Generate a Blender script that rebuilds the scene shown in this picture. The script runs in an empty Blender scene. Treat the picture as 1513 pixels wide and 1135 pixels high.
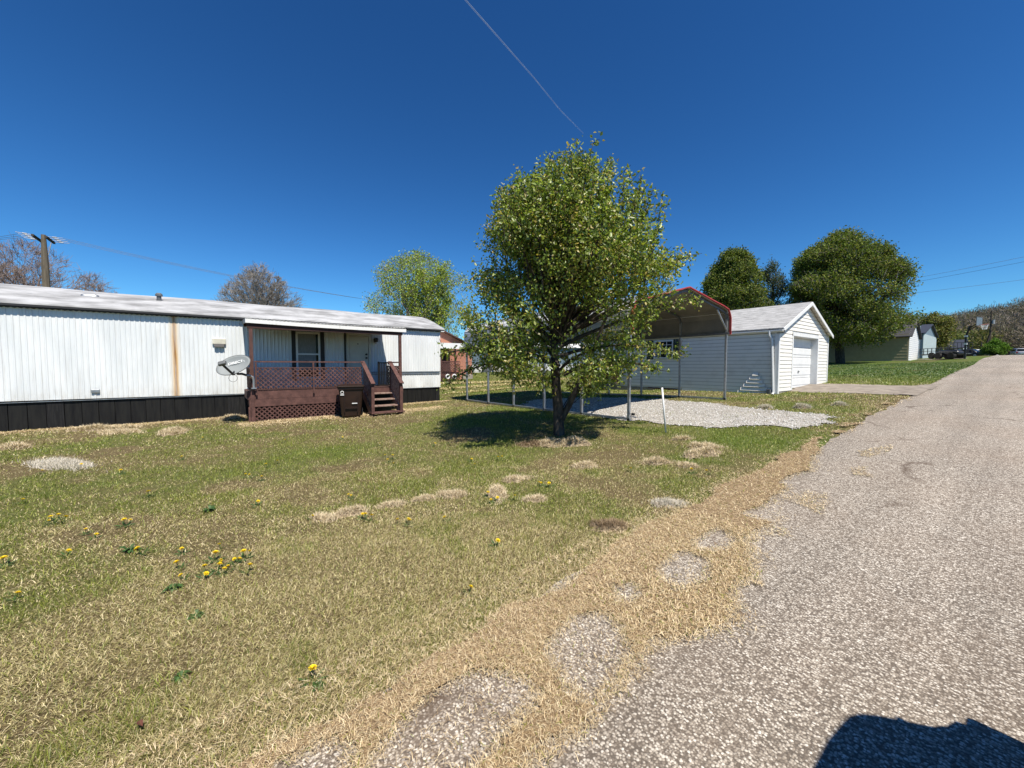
import bpy, bmesh, math, random
import numpy as np
from mathutils import Vector, Matrix
R = math.radians
D = bpy.data
SC = bpy.context.scene
COL = SC.collection
random.seed(7)

# ------------------------------------------------------------------ camera, sky, sun, exposure
EYE = 1.65
cam_d = D.cameras.new("camera"); cam = D.objects.new("camera", cam_d); COL.objects.link(cam)
cam.location = (0, 0, EYE)
cam.rotation_euler = (R(90 - 2.75), 0, R(52.8))
cam_d.sensor_width = 36; cam_d.lens = 572 / 1513 * 36
cam_d.clip_start = 0.05; cam_d.clip_end = 20000
SC.camera = cam

SUN_EL, SUN_AZ = 59.0, -5.0            # azimuth measured from +X towards +Y
wd = D.worlds.new("World"); SC.world = wd; wd.use_nodes = True
wn = wd.node_tree.nodes; wl = wd.node_tree.links
sky = wn.new("ShaderNodeTexSky"); sky.sky_type = 'NISHITA'; sky.sun_disc = False
sky.sun_elevation = R(SUN_EL); sky.sun_rotation = R(90 - SUN_AZ)
sky.air_density = 1.0; sky.dust_density = 0.0; sky.ozone_density = 3; sky.altitude = 300
wn["Background"].inputs[1].default_value = 0.05
gm = wn.new("ShaderNodeGamma"); gm.inputs[1].default_value = 1.3
hs = wn.new("ShaderNodeHueSaturation"); hs.inputs['Saturation'].default_value = 1.1
wl.new(sky.outputs[0], gm.inputs[0]); wl.new(gm.outputs[0], hs.inputs['Color']); tn = wn.new("ShaderNodeMix"); tn.data_type = 'RGBA'; tn.blend_type = 'MULTIPLY'; tn.inputs[0].default_value = 1; tn.inputs[7].default_value = (.48, .84, 1.02, 1)
wl.new(hs.outputs[0], tn.inputs[6]); wl.new(tn.outputs[2], wn["Background"].inputs[0])
sun_d = D.lights.new("sun", 'SUN'); sun = D.objects.new("sun", sun_d); COL.objects.link(sun)
sun_d.energy = 5.0; sun_d.angle = R(0.55); sun_d.color = (1, 0.93, 0.82)
sv = Vector((math.cos(R(SUN_EL)) * math.cos(R(SUN_AZ)), math.cos(R(SUN_EL)) * math.sin(R(SUN_AZ)), math.sin(R(SUN_EL))))
sun.rotation_euler = sv.to_track_quat('Z', 'Y').to_euler()
sun.location = (30, 0, 60)
SC.view_settings.view_transform = 'Standard'; SC.view_settings.look = 'None'
SC.view_settings.exposure = 0.6; SC.view_settings.gamma = 1
SC.render.engine = 'CYCLES'
SC.cycles.max_bounces = 6; SC.cycles.diffuse_bounces = 2; SC.cycles.transparent_max_bounces = 8
SC.cycles.caustics_reflective = False; SC.cycles.caustics_refractive = False

# ------------------------------------------------------------------ terrain functions
GUx = [-60, 1.5, 4, 6, 8, 10.5, 13, 16, 19, 22, 30, 42, 55, 80, 140, 400, 3000]
GUz = [0, 0, .04, .14, .29, .42, .53, .62, .75, .9, 1.22, 1.68, 2.28, 2.95, 3.55, 5.5, 6]
def ss(a, b, x):
    t = np.clip((np.asarray(x, float) - a) / (b - a), 0, 1); return t * t * (3 - 2 * t)
def hsh(i, j, s):
    n = (i.astype(np.int64) * 374761393 + j.astype(np.int64) * 668265263 + s * 982451653) & 0xffffffff
    n = ((n ^ (n >> 13)) * 1274126177) & 0xffffffff
    return ((n ^ (n >> 16)) & 0xffff) / 65535.0
def vn(x, y, sc, s=0):
    x = np.asarray(x, float) / sc; y = np.asarray(y, float) / sc
    i = np.floor(x); j = np.floor(y); u = x - i; v = y - j
    u = u * u * (3 - 2 * u); v = v * v * (3 - 2 * v)
    i = i.astype(int); j = j.astype(int)
    return (hsh(i, j, s) * (1 - u) + hsh(i + 1, j, s) * u) * (1 - v) + (hsh(i, j + 1, s) * (1 - u) + hsh(i + 1, j + 1, s) * u) * v
def fbm(x, y, sc, s=0, o=3):
    r = 0; a = .5; t = 0
    for k in range(o):
        r = r + a * vn(x, y, sc / 2 ** k, s + k); t += a; a *= .5
    return r / t
def edge(y):      # left edge of the tarmac (its x)
    return np.interp(y, [-50, 0, 1, 2.4, 3.9, 5.8, 7, 8.5, 11.7, 16.3, 23, 36, 60, 140], [-1.85, -1.9, -1.97, -2.03, -2.07, -2.08, -2.04, -2.02, -2.05, -2.08, -2.15, -2.1, -2.2, -2.2])
def zs(x, y):
    x = np.asarray(x, float); y = np.asarray(y, float); s = 0
    for k, w in ((-1.2, .2), (-.5, .2), (0, .2), (.5, .2), (1.2, .2)):
        s = s + w * np.interp(y + k, GUx, GUz)
    V = -x
    f = 1 - .38 * ss(6, 14, V) * (1 - ss(14, 30, y)) - .2 * ss(8, 25, V) * ss(12, 24, y) - .06 * ss(2, 8, V) * ss(20, 40, y)
    return s * f + .07 * ss(8, 14, V) * (1 - ss(4, 12, y))
def zt(x, y):     # lawn surface with its small lumps
    x = np.asarray(x, float); y = np.asarray(y, float)
    m = ss(.1, 1.2, edge(y) - x)
    return zs(x, y) + m * ((fbm(x, y, 1.6, 3) - .5) * .05 + (vn(x, y, .25, 9) - .5) * .014) - .012 * (1 - m)
def zf(x, y): return float(zt(x, y))
def zr(x, y): return float(zs(x, y))

# ------------------------------------------------------------------ materials
def mat(name, col, rough=.7, metal=0., var=.12, scale=3., col2=None, bump=0., bscale=60., spec=.4, mixlo=.4, mixhi=.65, stretch=(1, 1, 1), trans=0.):
    m = D.materials.new(name); m.use_nodes = True
    n = m.node_tree.nodes; l = m.node_tree.links; b = n["Principled BSDF"]
    b.inputs['Roughness'].default_value = rough; b.inputs['Metallic'].default_value = metal
    b.inputs['Specular IOR Level'].default_value = spec
    tc = n.new("ShaderNodeTexCoord"); mp = n.new("ShaderNodeMapping"); mp.inputs['Scale'].default_value = stretch
    l.new(tc.outputs['Object'], mp.inputs[0])
    nz = n.new("ShaderNodeTexNoise"); nz.inputs['Scale'].default_value = scale; nz.inputs['Detail'].default_value = 6; nz.inputs['Roughness'].default_value = .65
    l.new(mp.outputs[0], nz.inputs['Vector'])
    rp = n.new("ShaderNodeValToRGB"); rp.color_ramp.elements[0].position = mixlo; rp.color_ramp.elements[1].position = mixhi
    c2 = col2 if col2 else tuple(max(0, c * (1 - var * 2)) for c in col)
    rp.color_ramp.elements[0].color = (*c2, 1); rp.color_ramp.elements[1].color = (*col, 1)
    l.new(nz.outputs[0], rp.inputs[0]); l.new(rp.outputs[0], b.inputs['Base Color'])
    if bump:
        n2 = n.new("ShaderNodeTexNoise"); n2.inputs['Scale'].default_value = bscale; n2.inputs['Detail'].default_value = 4
        l.new(mp.outputs[0], n2.inputs['Vector'])
        bp = n.new("ShaderNodeBump"); bp.inputs['Strength'].default_value = bump; bp.inputs['Distance'].default_value = .01
        l.new(n2.outputs[0], bp.inputs['Height']); l.new(bp.outputs[0], b.inputs['Normal'])
    return m
def NN(m): return m.node_tree.nodes, m.node_tree.links
def mixc(n, l, fac, a, b, mode='MIX'):
    x = n.new("ShaderNodeMix"); x.data_type = 'RGBA'; x.blend_type = mode
    for s, v in ((x.inputs[0], fac), (x.inputs[6], a), (x.inputs[7], b)):
        if hasattr(v, 'links'): l.new(v, s)
        elif isinstance(v, (int, float)): s.default_value = v
        else: s.default_value = (*v, 1)
    return x.outputs[2]
def ramp(n, l, src, stops):
    r = n.new("ShaderNodeValToRGB"); e = r.color_ramp.elements
    while len(e) < len(stops): e.new(.5)
    for k, (p, c) in enumerate(stops):
        e[k].position = p; e[k].color = (*c, 1) if not isinstance(c, (int, float)) else (c, c, c, 1)
    l.new(src, r.inputs[0]); return r.outputs[0]
def noise(n, l, vec, sc, det=4, rough=.6):
    x = n.new("ShaderNodeTexNoise"); x.inputs['Scale'].default_value = sc; x.inputs['Detail'].default_value = det; x.inputs['Roughness'].default_value = rough
    l.new(vec, x.inputs['Vector']); return x.outputs[0]
def objco(n, l, scale=(1, 1, 1), geo=True):
    if geo: g = n.new("ShaderNodeNewGeometry").outputs['Position']
    else: g = n.new("ShaderNodeTexCoord").outputs['Object']
    mp = n.new("ShaderNodeMapping"); mp.inputs['Scale'].default_value = scale; l.new(g, mp.inputs[0]); return mp.outputs[0]
def bumpn(n, l, h, st, dist):
    b = n.new("ShaderNodeBump"); b.inputs['Strength'].default_value = st; b.inputs['Distance'].default_value = dist
    l.new(h, b.inputs['Height']); return b.outputs[0]

def stone_mat(name, cell, cols, base, gap=.12, stain=(.1, .075, .05), bump=.6, dist=.006, cracks=False):
    m = D.materials.new(name); m.use_nodes = True; n, l = NN(m); b = n["Principled BSDF"]; b.inputs['Roughness'].default_value = .85
    b.inputs['Specular IOR Level'].default_value = .25
    co = objco(n, l)
    wob = noise(n, l, co, 1 / cell * .6, 2)
    add = n.new("ShaderNodeVectorMath"); add.operation = 'MULTIPLY_ADD'
    l.new(wob, add.inputs[0]); add.inputs[1].default_value = (cell * .8,) * 3; l.new(co, add.inputs[2])
    v = n.new("ShaderNodeTexVoronoi"); v.inputs['Scale'].default_value = 1 / cell; l.new(add.outputs[0], v.inputs['Vector'])
    sep = n.new("ShaderNodeSeparateColor"); l.new(v.outputs['Color'], sep.inputs[0])
    c = ramp(n, l, sep.outputs[0], cols)
    dk = ramp(n, l, v.outputs['Distance'], [(0, 1.), (.45, .95), (.75, 0.)])
    c = mixc(n, l, dk, base, c)
    big = noise(n, l, co, .55, 5); f = ramp(n, l, big, [(.42, 0.), (.72, .55)])
    c = mixc(n, l, f, c, stain, 'MULTIPLY') if False else mixc(n, l, f, c, mixc(n, l, .5, c, stain))
    b2 = noise(n, l, co, .14, 3); c = mixc(n, l, ramp(n, l, b2, [(.35, .82), (.65, 1.)]), (0, 0, 0), c)
    if cracks:
        wv = n.new("ShaderNodeVectorMath"); wv.operation = 'MULTIPLY_ADD'; nz = n.new("ShaderNodeTexNoise"); nz.inputs['Scale'].default_value = 1.3; nz.inputs['Detail'].default_value = 6; l.new(co, nz.inputs['Vector'])
        l.new(nz.outputs['Color'], wv.inputs[0]); wv.inputs[1].default_value = (1.4, 1.4, 0); l.new(co, wv.inputs[2])
        vc = n.new("ShaderNodeTexVoronoi"); vc.feature = 'DISTANCE_TO_EDGE'; vc.inputs['Scale'].default_value = .3; l.new(wv.outputs[0], vc.inputs['Vector'])
        cr = ramp(n, l, vc.outputs['Distance'], [(0, 1.), (.006, .7), (.014, 0.)]); brk = ramp(n, l, noise(n, l, co, .9, 3), [(.5, 0.), (.62, .75)])
        mm = n.new("ShaderNodeMath"); mm.operation = 'MULTIPLY'; l.new(cr, mm.inputs[0]); l.new(brk, mm.inputs[1]); c = mixc(n, l, mm.outputs[0], c, (.09, .06, .04))
        st = ramp(n, l, noise(n, l, co, 2.2, 5, .7), [(.66, 0.), (.76, .5)]); c = mixc(n, l, st, c, (.12, .075, .045))
        lane = ramp(n, l, noise(n, l, objco(n, l, (1.6, .06, 1)), 1., 3), [(.4, .84), (.62, 1.)]); c = mixc(n, l, lane, (.0, .0, .0), c)
    l.new(c, b.inputs['Base Color'])
    inv = n.new("ShaderNodeMath"); inv.operation = 'SUBTRACT'; inv.inputs[0].default_value = 1; l.new(v.outputs['Distance'], inv.inputs[1])
    l.new(bumpn(n, l, inv.outputs[0], bump, dist), b.inputs['Normal'])
    return m

M = {}
M['road'] = stone_mat('chip_seal', .0112, [(0, (.15, .122, .097)), (.3, (.28, .238, .193)), (.55, (.42, .365, .3)), (.8, (.6, .54, .455)), (1, (.87, .81, .71))], (.15, .126, .102), stain=(.2, .135, .085), cracks=True)
M['gravel'] = stone_mat('white_gravel', .028, [(0, (.30, .28, .25)), (.4, (.48, .455, .42)), (.8, (.62, .6, .56)), (1, (.72, .7, .67))], (.2, .18, .15), stain=(.34, .28, .2), bump=1, dist=.015)

def ground_mat():
    m = D.materials.new('lawn_soil'); m.use_nodes = True; n, l = NN(m); b = n["Principled BSDF"]; b.inputs['Roughness'].default_value = .95
    b.inputs['Specular IOR Level'].default_value = .1
    co = objco(n, l)
    at = n.new("ShaderNodeAttribute"); at.attribute_name = 'dry'
    fine = noise(n, l, objco(n, l, (1, 1, 1)), 60, 5, .75)
    mid = noise(n, l, co, 6, 4)
    green = ramp(n, l, fine, [(.3, (.035, .055, .01)), (.52, (.08, .12, .022)), (.7, (.15, .18, .045))])
    dry = ramp(n, l, fine, [(.34, (.035, .025, .011)), (.54, (.13, .1, .05)), (.74, (.36, .29, .17))])
    add = n.new("ShaderNodeMath"); add.operation = 'MULTIPLY_ADD'; l.new(mid, add.inputs[0]); add.inputs[1].default_value = .7; 
    sub = n.new("ShaderNodeMath"); sub.operation = 'SUBTRACT'; l.new(at.outputs['Fac'], sub.inputs[0]); sub.inputs[1].default_value = .35
    l.new(sub.outputs[0], add.inputs[2])
    c = mixc(n, l, add.outputs[0], green, dry)
    l.new(c, b.inputs['Base Color']); l.new(bumpn(n, l, fine, .8, .02), b.inputs['Normal'])
    return m
M['ground'] = ground_mat()
def tint_mat(name, transl=.25, rough=.6, gloss=.06):
    m = D.materials.new(name); m.use_nodes = True; n, l = NN(m); n.remove(n["Principled BSDF"])
    at = n.new("ShaderNodeAttribute"); at.attribute_name = 'tint'
    d = n.new("ShaderNodeBsdfDiffuse"); t = n.new("ShaderNodeBsdfTranslucent"); g = n.new("ShaderNodeBsdfGlossy"); g.inputs['Roughness'].default_value = rough
    l.new(at.outputs['Color'], d.inputs['Color'])
    br = mixc(n, l, 1., at.outputs['Color'], (1.25, 1.35, .8), 'MULTIPLY'); l.new(br, t.inputs['Color'])
    mx = n.new("ShaderNodeMixShader"); mx.inputs[0].default_value = transl; l.new(d.outputs[0], mx.inputs[1]); l.new(t.outputs[0], mx.inputs[2])
    m2 = n.new("ShaderNodeMixShader"); m2.inputs[0].default_value = gloss; l.new(mx.outputs[0], m2.inputs[1]); l.new(g.outputs[0], m2.inputs[2])
    l.new(m2.outputs[0], n["Material Output"].inputs[0]); return m
M['blade'] = tint_mat('grass_blades', .25, .55, .05)
M['straw'] = tint_mat('dead_grass', .15, .7, .02)
M['leaf'] = tint_mat('leaf', .42, .42, .045)
M['leafd'] = tint_mat('leaf_far', .25, .6, .02)

M['bark'] = mat('bark', (.095, .075, .058), .95, col2=(.03, .024, .019), scale=14, bump=1., bscale=30, stretch=(1, 1, .3))
M['bark_grey'] = mat('bark_grey', (.34, .31, .28), .95, col2=(.19, .17, .15), scale=9, bump=.6)
M['twig'] = mat('twig', (.23, .185, .16), .95, col2=(.12, .095, .085), scale=2)
M['twig_red'] = mat('twig_red', (.3, .225, .195), .95, col2=(.2, .155, .135), scale=2)
def siding_mat():
    m = mat('white_siding', (.72, .745, .75), .45, var=.03, scale=2.2, col2=(.63, .66, .67), stretch=(1, 1, .25), bump=.05)
    n, l = NN(m); b = n["Principled BSDF"]; src = b.inputs['Base Color'].links[0].from_socket
    co = objco(n, l); sp = n.new("ShaderNodeSeparateXYZ"); l.new(co, sp.inputs[0])
    # rust streak below a roof drip
    wv = noise(n, l, objco(n, l, (1, 12, .9)), 1.5, 4)
    a = n.new("ShaderNodeMath"); a.operation = 'ADD'; a.inputs[1].default_value = .955; l.new(sp.outputs[1], a.inputs[0])
    ab = n.new("ShaderNodeMath"); ab.operation = 'ABSOLUTE'; l.new(a.outputs[0], ab.inputs[0])
    r1 = ramp(n, l, ab.outputs[0], [(0, 1.), (.045, .9), (.08, .35), (.15, 0.)])
    mm = n.new("ShaderNodeMath"); mm.operation = 'MULTIPLY'; l.new(r1, mm.inputs[0]); l.new(ramp(n, l, wv, [(.25, .45), (.6, 1.)]), mm.inputs[1])
    core = ramp(n, l, ab.outputs[0], [(0, (.2, .09, .02)), (.025, (.5, .27, .07)), (.08, (.68, .52, .28))])
    c = mixc(n, l, mm.outputs[0], src, core)
    # drip grime near the top and the bottom seam
    g = noise(n, l, objco(n, l, (1, 9, .5)), 2, 5); g2 = ramp(n, l, g, [(.52, 0.), (.75, .38)])
    c = mixc(n, l, g2, c, (.42, .4, .36))
    zr_ = n.new("ShaderNodeMapRange"); zr_.inputs[1].default_value = .75; zr_.inputs[2].default_value = 1.15; zr_.inputs[3].default_value = .5; zr_.inputs[4].default_value = 0; l.new(sp.outputs[2], zr_.inputs[0])
    sm_ = n.new("ShaderNodeMath"); sm_.operation = 'MULTIPLY'; l.new(zr_.outputs[0], sm_.inputs[0]); l.new(ramp(n, l, noise(n, l, objco(n, l, (1, 2.5, 1)), 3, 5), [(.4, 0.), (.7, 1.)]), sm_.inputs[1]); c = mixc(n, l, sm_.outputs[0], c, (.36, .31, .24))
    l.new(c, b.inputs['Base Color']); return m
M['siding'] = siding_mat()
M['roofmetal'] = mat('coated_metal_roof', (.42, .425, .43), .7, spec=.2, col2=(.19, .19, .19), scale=3.5, mixlo=.34, mixhi=.6, stretch=(.6, .3, 1), bump=.3, bscale=5)
M['darktrim'] = mat('dark_trim', (.03, .03, .032), .6)
M['skirt'] = mat('black_skirting', (.005, .005, .006), .6, spec=.2, col2=(.014, .014, .013), scale=5, bump=.1, stretch=(1, 3, .3))
M['skirt2'] = mat('black_skirting_worn', (.03, .03, .029), .65, spec=.2, col2=(.009, .009, .01), scale=9, mixlo=.45, mixhi=.75, stretch=(1, 5, .3))
M['redwood'] = mat('brown_painted_wood', (.125, .06, .05), .8, col2=(.07, .032, .027), scale=6, bump=.3, bscale=30, stretch=(1, 1, 1))
M['redwood_worn'] = mat('worn_brown_wood', (.3, .22, .18), .85, col2=(.12, .055, .045), scale=12, mixlo=.35, mixhi=.6)
M['darkwood'] = mat('dark_brown_wood', (.06, .027, .022), .8, bump=.2)
M['bracket'] = mat('white_painted_metal', (.74, .74, .72), .45, var=.06, col2=(.5, .48, .44), mixlo=.25, mixhi=.42, scale=7)
M['white'] = mat('white_paint', (.74, .75, .74), .5, var=.05, scale=3)
M['offwhite'] = mat('cream_plastic', (.62, .6, .5), .5)
M['doorpaint'] = mat('door_paint', (.6, .6, .52), .45, var=.05)
M['black'] = mat('black_metal', (.012, .012, .013), .45)
M['blackpl'] = mat('dark_brown_plastic', (.028, .014, .009), .42, col2=(.018, .009, .006), scale=4)
M['rubber'] = mat('rubber', (.015, .015, .015), .8)
M['galv'] = mat('galvanised_steel', (.42, .44, .46), .42, .7, var=.15, scale=8, spec=.5)
M['galv_dark'] = mat('weathered_steel', (.16, .17, .18), .6, .4, var=.15, scale=8)
M['red'] = mat('red_trim', (.42, .05, .045), .45, col2=(.3, .04, .035), scale=5)
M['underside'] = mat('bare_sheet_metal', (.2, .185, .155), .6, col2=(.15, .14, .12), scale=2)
M['panelroof'] = mat('white_sheet_metal', (.62, .63, .63), .5, col2=(.5, .5, .49), scale=3, spec=.3)
M['dish'] = mat('grey_dish', (.26, .28, .28), .6, spec=.2, var=.05)
M['dishd'] = mat('dark_grey_plastic', (.14, .145, .145), .5)
M['shingle'] = None
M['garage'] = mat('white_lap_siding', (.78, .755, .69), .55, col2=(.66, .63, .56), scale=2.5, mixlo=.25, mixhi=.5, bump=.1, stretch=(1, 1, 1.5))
M['concrete'] = mat('old_concrete', (.36, .32, .27), .9, col2=(.22, .19, .16), scale=4, bump=.4)
M['drive'] = mat('driveway_concrete', (.3, .26, .21), .9, col2=(.19, .16, .13), scale=3, bump=.4, bscale=80)
M['dgreen'] = mat('dark_green_paint', (.012, .04, .03), .5)
M['glass'] = mat('window_glass', (.006, .007, .008), .12, spec=.3, var=0)
M['curtain'] = mat('curtain', (.3, .31, .3), .9, var=.2, scale=20, stretch=(1, 8, .4))
M['brick'] = None
M['brownroof'] = mat('brown_shingle_roof', (.1, .055, .045), .95, bump=.5, bscale=20)
M['tan'] = mat('tan_siding', (.36, .31, .2), .7, var=.08)
M['bluegrey'] = mat('blue_grey_siding', (.17, .24, .3), .5, var=.08)
M['lightblue'] = mat('pale_blue_siding', (.42, .5, .52), .55, var=.05)
M['darkroof'] = mat('dark_roof', (.045, .045, .05), .8)
M['slate'] = mat('navy_roof', (.03, .036, .055), .7)
M['pole'] = mat('weathered_pole', (.16, .135, .1), .95, col2=(.09, .075, .055), scale=5, stretch=(4, 4, .3), bump=.6)
M['wire'] = mat('wire', (.16, .16, .17), .5, .3)
M['insul'] = mat('insulator', (.33, .34, .36), .3)
M['pvc'] = mat('pvc', (.72, .73, .72), .4, var=.05)
M['yellow'] = mat('dandelion_yellow', (.85, .62, .01), .7, var=.1, scale=80)
M['weed'] = mat('weed_green', (.05, .11, .02), .6, var=.2, scale=30)
M['carsilver'] = mat('silver_car_paint', (.32, .33, .35), .3, .5, var=.02)
M['carwhite'] = mat('white_car_paint', (.72, .73, .74), .3, var=.02)
M['cardark'] = mat('dark_car_paint', (.02, .022, .03), .25, var=.02)
M['lamp_red'] = mat('tail_light', (.35, .01, .01), .3)
M['lens'] = mat('clear_lens', (.6, .6, .6), .15, spec=.8)

def lap_lines(m, z0=.70, step=.142):  # shade under each siding lap, painted into the colour as dark stripes
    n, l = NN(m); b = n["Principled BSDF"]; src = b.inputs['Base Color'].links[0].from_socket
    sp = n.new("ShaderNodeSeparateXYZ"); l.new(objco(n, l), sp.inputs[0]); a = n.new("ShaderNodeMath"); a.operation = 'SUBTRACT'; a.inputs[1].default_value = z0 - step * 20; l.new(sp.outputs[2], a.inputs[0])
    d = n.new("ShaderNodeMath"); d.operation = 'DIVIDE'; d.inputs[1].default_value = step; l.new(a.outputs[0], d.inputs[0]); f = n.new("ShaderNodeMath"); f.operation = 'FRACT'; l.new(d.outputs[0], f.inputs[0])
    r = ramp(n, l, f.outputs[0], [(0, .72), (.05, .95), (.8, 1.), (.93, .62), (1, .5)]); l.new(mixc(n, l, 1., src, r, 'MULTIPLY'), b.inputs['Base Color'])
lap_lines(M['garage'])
def shingle_mat(name, c1, c2, row=.14, axis=2):
    m = D.materials.new(name); m.use_nodes = True; n, l = NN(m); b = n["Principled BSDF"]; b.inputs['Roughness'].default_value = .85
    co = objco(n, l)
    nz = noise(n, l, objco(n, l, (.6, 3, 3)), 5, 6, .75); g = noise(n, l, co, 40, 3)
    c = ramp(n, l, nz, [(.38, c2), (.56, c1), (.8, tuple(min(1, x * 1.1) for x in c1))])
    sp = n.new("ShaderNodeSeparateXYZ"); l.new(co, sp.inputs[0])
    md = n.new("ShaderNodeMath"); md.operation = 'FRACT'; dv = n.new("ShaderNodeMath"); dv.operation = 'DIVIDE'; dv.inputs[1].default_value = row
    l.new(sp.outputs[axis], dv.inputs[0]); l.new(dv.outputs[0], md.inputs[0])
    rw = ramp(n, l, md.outputs[0], [(0, .6), (.12, 1.), (.95, 1.), (1, .6)])
    c = mixc(n, l, 1., c, rw, 'MULTIPLY')
    l.new(c, b.inputs['Base Color']); l.new(bumpn(n, l, g, .4, .01), b.inputs['Normal']); return m
M['shingle'] = shingle_mat('bleached_shingles', (.4, .4, .395), (.2, .2, .195), .11)
def brick_mat():
    m = D.materials.new('red_brick'); m.use_nodes = True; n, l = NN(m); b = n["Principled BSDF"]; b.inputs['Roughness'].default_value = .9
    g = n.new("ShaderNodeNewGeometry").outputs['Position']; sp = n.new("ShaderNodeSeparateXYZ"); l.new(g, sp.inputs[0])
    ad = n.new("ShaderNodeMath"); ad.operation = 'ADD'; l.new(sp.outputs[0], ad.inputs[0]); l.new(sp.outputs[1], ad.inputs[1])
    cb = n.new("ShaderNodeCombineXYZ"); l.new(ad.outputs[0], cb.inputs[0]); l.new(sp.outputs[2], cb.inputs[1])
    br = n.new("ShaderNodeTexBrick"); br.inputs['Scale'].default_value = 1; br.inputs['Brick Width'].default_value = .21; br.inputs['Row Height'].default_value = .075
    br.inputs['Mortar Size'].default_value = .008; br.inputs['Color1'].default_value = (.42, .13, .06, 1); br.inputs['Color2'].default_value = (.3, .08, .045, 1); br.inputs['Mortar'].default_value = (.4, .33, .27, 1)
    l.new(cb.outputs[0], br.inputs['Vector']); l.new(br.outputs[0], b.inputs['Base Color']); return m
M['brick'] = brick_mat()

# ------------------------------------------------------------------ object helpers
def tag(o, label=None, cat=None, group=None, kind=None):
    if label: o['label'] = label
    if cat: o['category'] = cat
    if group: o['group'] = group
    if kind: o['kind'] = kind
    return o
def empty(name, loc, rz=0, label=None, cat=None, group=None):
    o = D.objects.new(name, None); COL.objects.link(o); o.location = loc; o.rotation_euler = (0, 0, rz); o.empty_display_size = .2
    return tag(o, label, cat, group)
class MB:
    def __init__(s): s.v = []; s.f = []; s.mi = []; s.m = 0
    def add(s, vs, fs):
        b = len(s.v); s.v += [tuple(v) for v in vs]; s.f += [tuple(b + i for i in f) for f in fs]; s.mi += [s.m] * len(fs); return s
    def box(s, a, b):
        x0, y0, z0 = a; x1, y1, z1 = b
        if x0 > x1: x0, x1 = x1, x0
        if y0 > y1: y0, y1 = y1, y0
        if z0 > z1: z0, z1 = z1, z0
        return s.add([(x0, y0, z0), (x1, y0, z0), (x1, y1, z0), (x0, y1, z0), (x0, y0, z1), (x1, y0, z1), (x1, y1, z1), (x0, y1, z1)],
                     [(0, 3, 2, 1), (4, 5, 6, 7), (0, 1, 5, 4), (1, 2, 6, 5), (2, 3, 7, 6), (3, 0, 4, 7)])
    def bar(s, p, q, w, h=None, up=(0, 0, 1)):
        p = Vector(p); q = Vector(q); h = h or w; d = (q - p).normalized(); u = Vector(up)
        if abs(d.dot(u)) > .98: u = Vector((1, 0, 0))
        a = d.cross(u).normalized() * w / 2; c = a.cross(d).normalized() * h / 2
        vs = [p - a - c, p + a - c, p + a + c, p - a + c, q - a - c, q + a - c, q + a + c, q - a + c]
        return s.add(vs, [(0, 1, 2, 3), (7, 6, 5, 4), (0, 4, 5, 1), (1, 5, 6, 2), (2, 6, 7, 3), (3, 7, 4, 0)])
    def tube(s, pts, rad, n=8, cap=True):
        pts = [Vector(p) for p in pts]; rr = rad if isinstance(rad, (list, tuple)) else [rad] * len(pts)
        b = len(s.v); prev = None
        for i, p in enumerate(pts):
            d = (pts[min(i + 1, len(pts) - 1)] - pts[max(i - 1, 0)]).normalized()
            if prev is None:
                u = Vector((0, 0, 1)) if abs(d.z) < .9 else Vector((1, 0, 0)); a = d.cross(u).normalized()
            else:
                a = (prev - d * prev.dot(d)).normalized()
            prev = a; c = d.cross(a)
            for k in range(n):
                t = 2 * math.pi * k / n; s.v.append(tuple(p + (a * math.cos(t) + c * math.sin(t)) * rr[i]))
        for i in range(len(pts) - 1):
            for k in range(n):
                s.f.append((b + i * n + k, b + i * n + (k + 1) % n, b + (i + 1) * n + (k + 1) % n, b + (i + 1) * n + k)); s.mi.append(s.m)
        if cap:
            s.f.append(tuple(b + k for k in range(n))[::-1]); s.mi.append(s.m)
            s.f.append(tuple(b + (len(pts) - 1) * n + k for k in range(n))); s.mi.append(s.m)
        return s
    def prism(s, poly, d):      # polygon of 3D points swept by vector d
        n = len(poly); d = Vector(d); p = [Vector(q) for q in poly]
        return s.add(p + [q + d for q in p], [tuple(range(n))[::-1], tuple(range(n, 2 * n))] + [(i, (i + 1) % n, n + (i + 1) % n, n + i) for i in range(n)])
    def build(s, name, m, parent=None, smooth=False, bevel=0, loc=None):
        me = D.meshes.new(name); me.from_pydata(s.v, [], s.f)
        ms = m if isinstance(m, (list, tuple)) else [m]
        for x in ms: me.materials.append(x)
        if len(ms) > 1: me.polygons.foreach_set('material_index', s.mi)
        bm = bmesh.new(); bm.from_mesh(me); bmesh.ops.recalc_face_normals(bm, faces=bm.faces); bm.to_mesh(me); bm.free()
        if smooth: me.polygons.foreach_set('use_smooth', [True] * len(me.polygons))
        o = D.objects.new(name, me); COL.objects.link(o)
        if loc: o.location = loc
        if parent: o.parent = parent
        if bevel:
            b = o.modifiers.new('b', 'BEVEL'); b.width = bevel; b.segments = 2; b.limit_method = 'ANGLE'; b.angle_limit = R(40)
        return o
def place(o, loc):          # move a mesh's origin to loc, geometry stays
    loc = Vector(loc); o.data.transform(Matrix.Translation(-loc)); o.location = loc; return o
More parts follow.
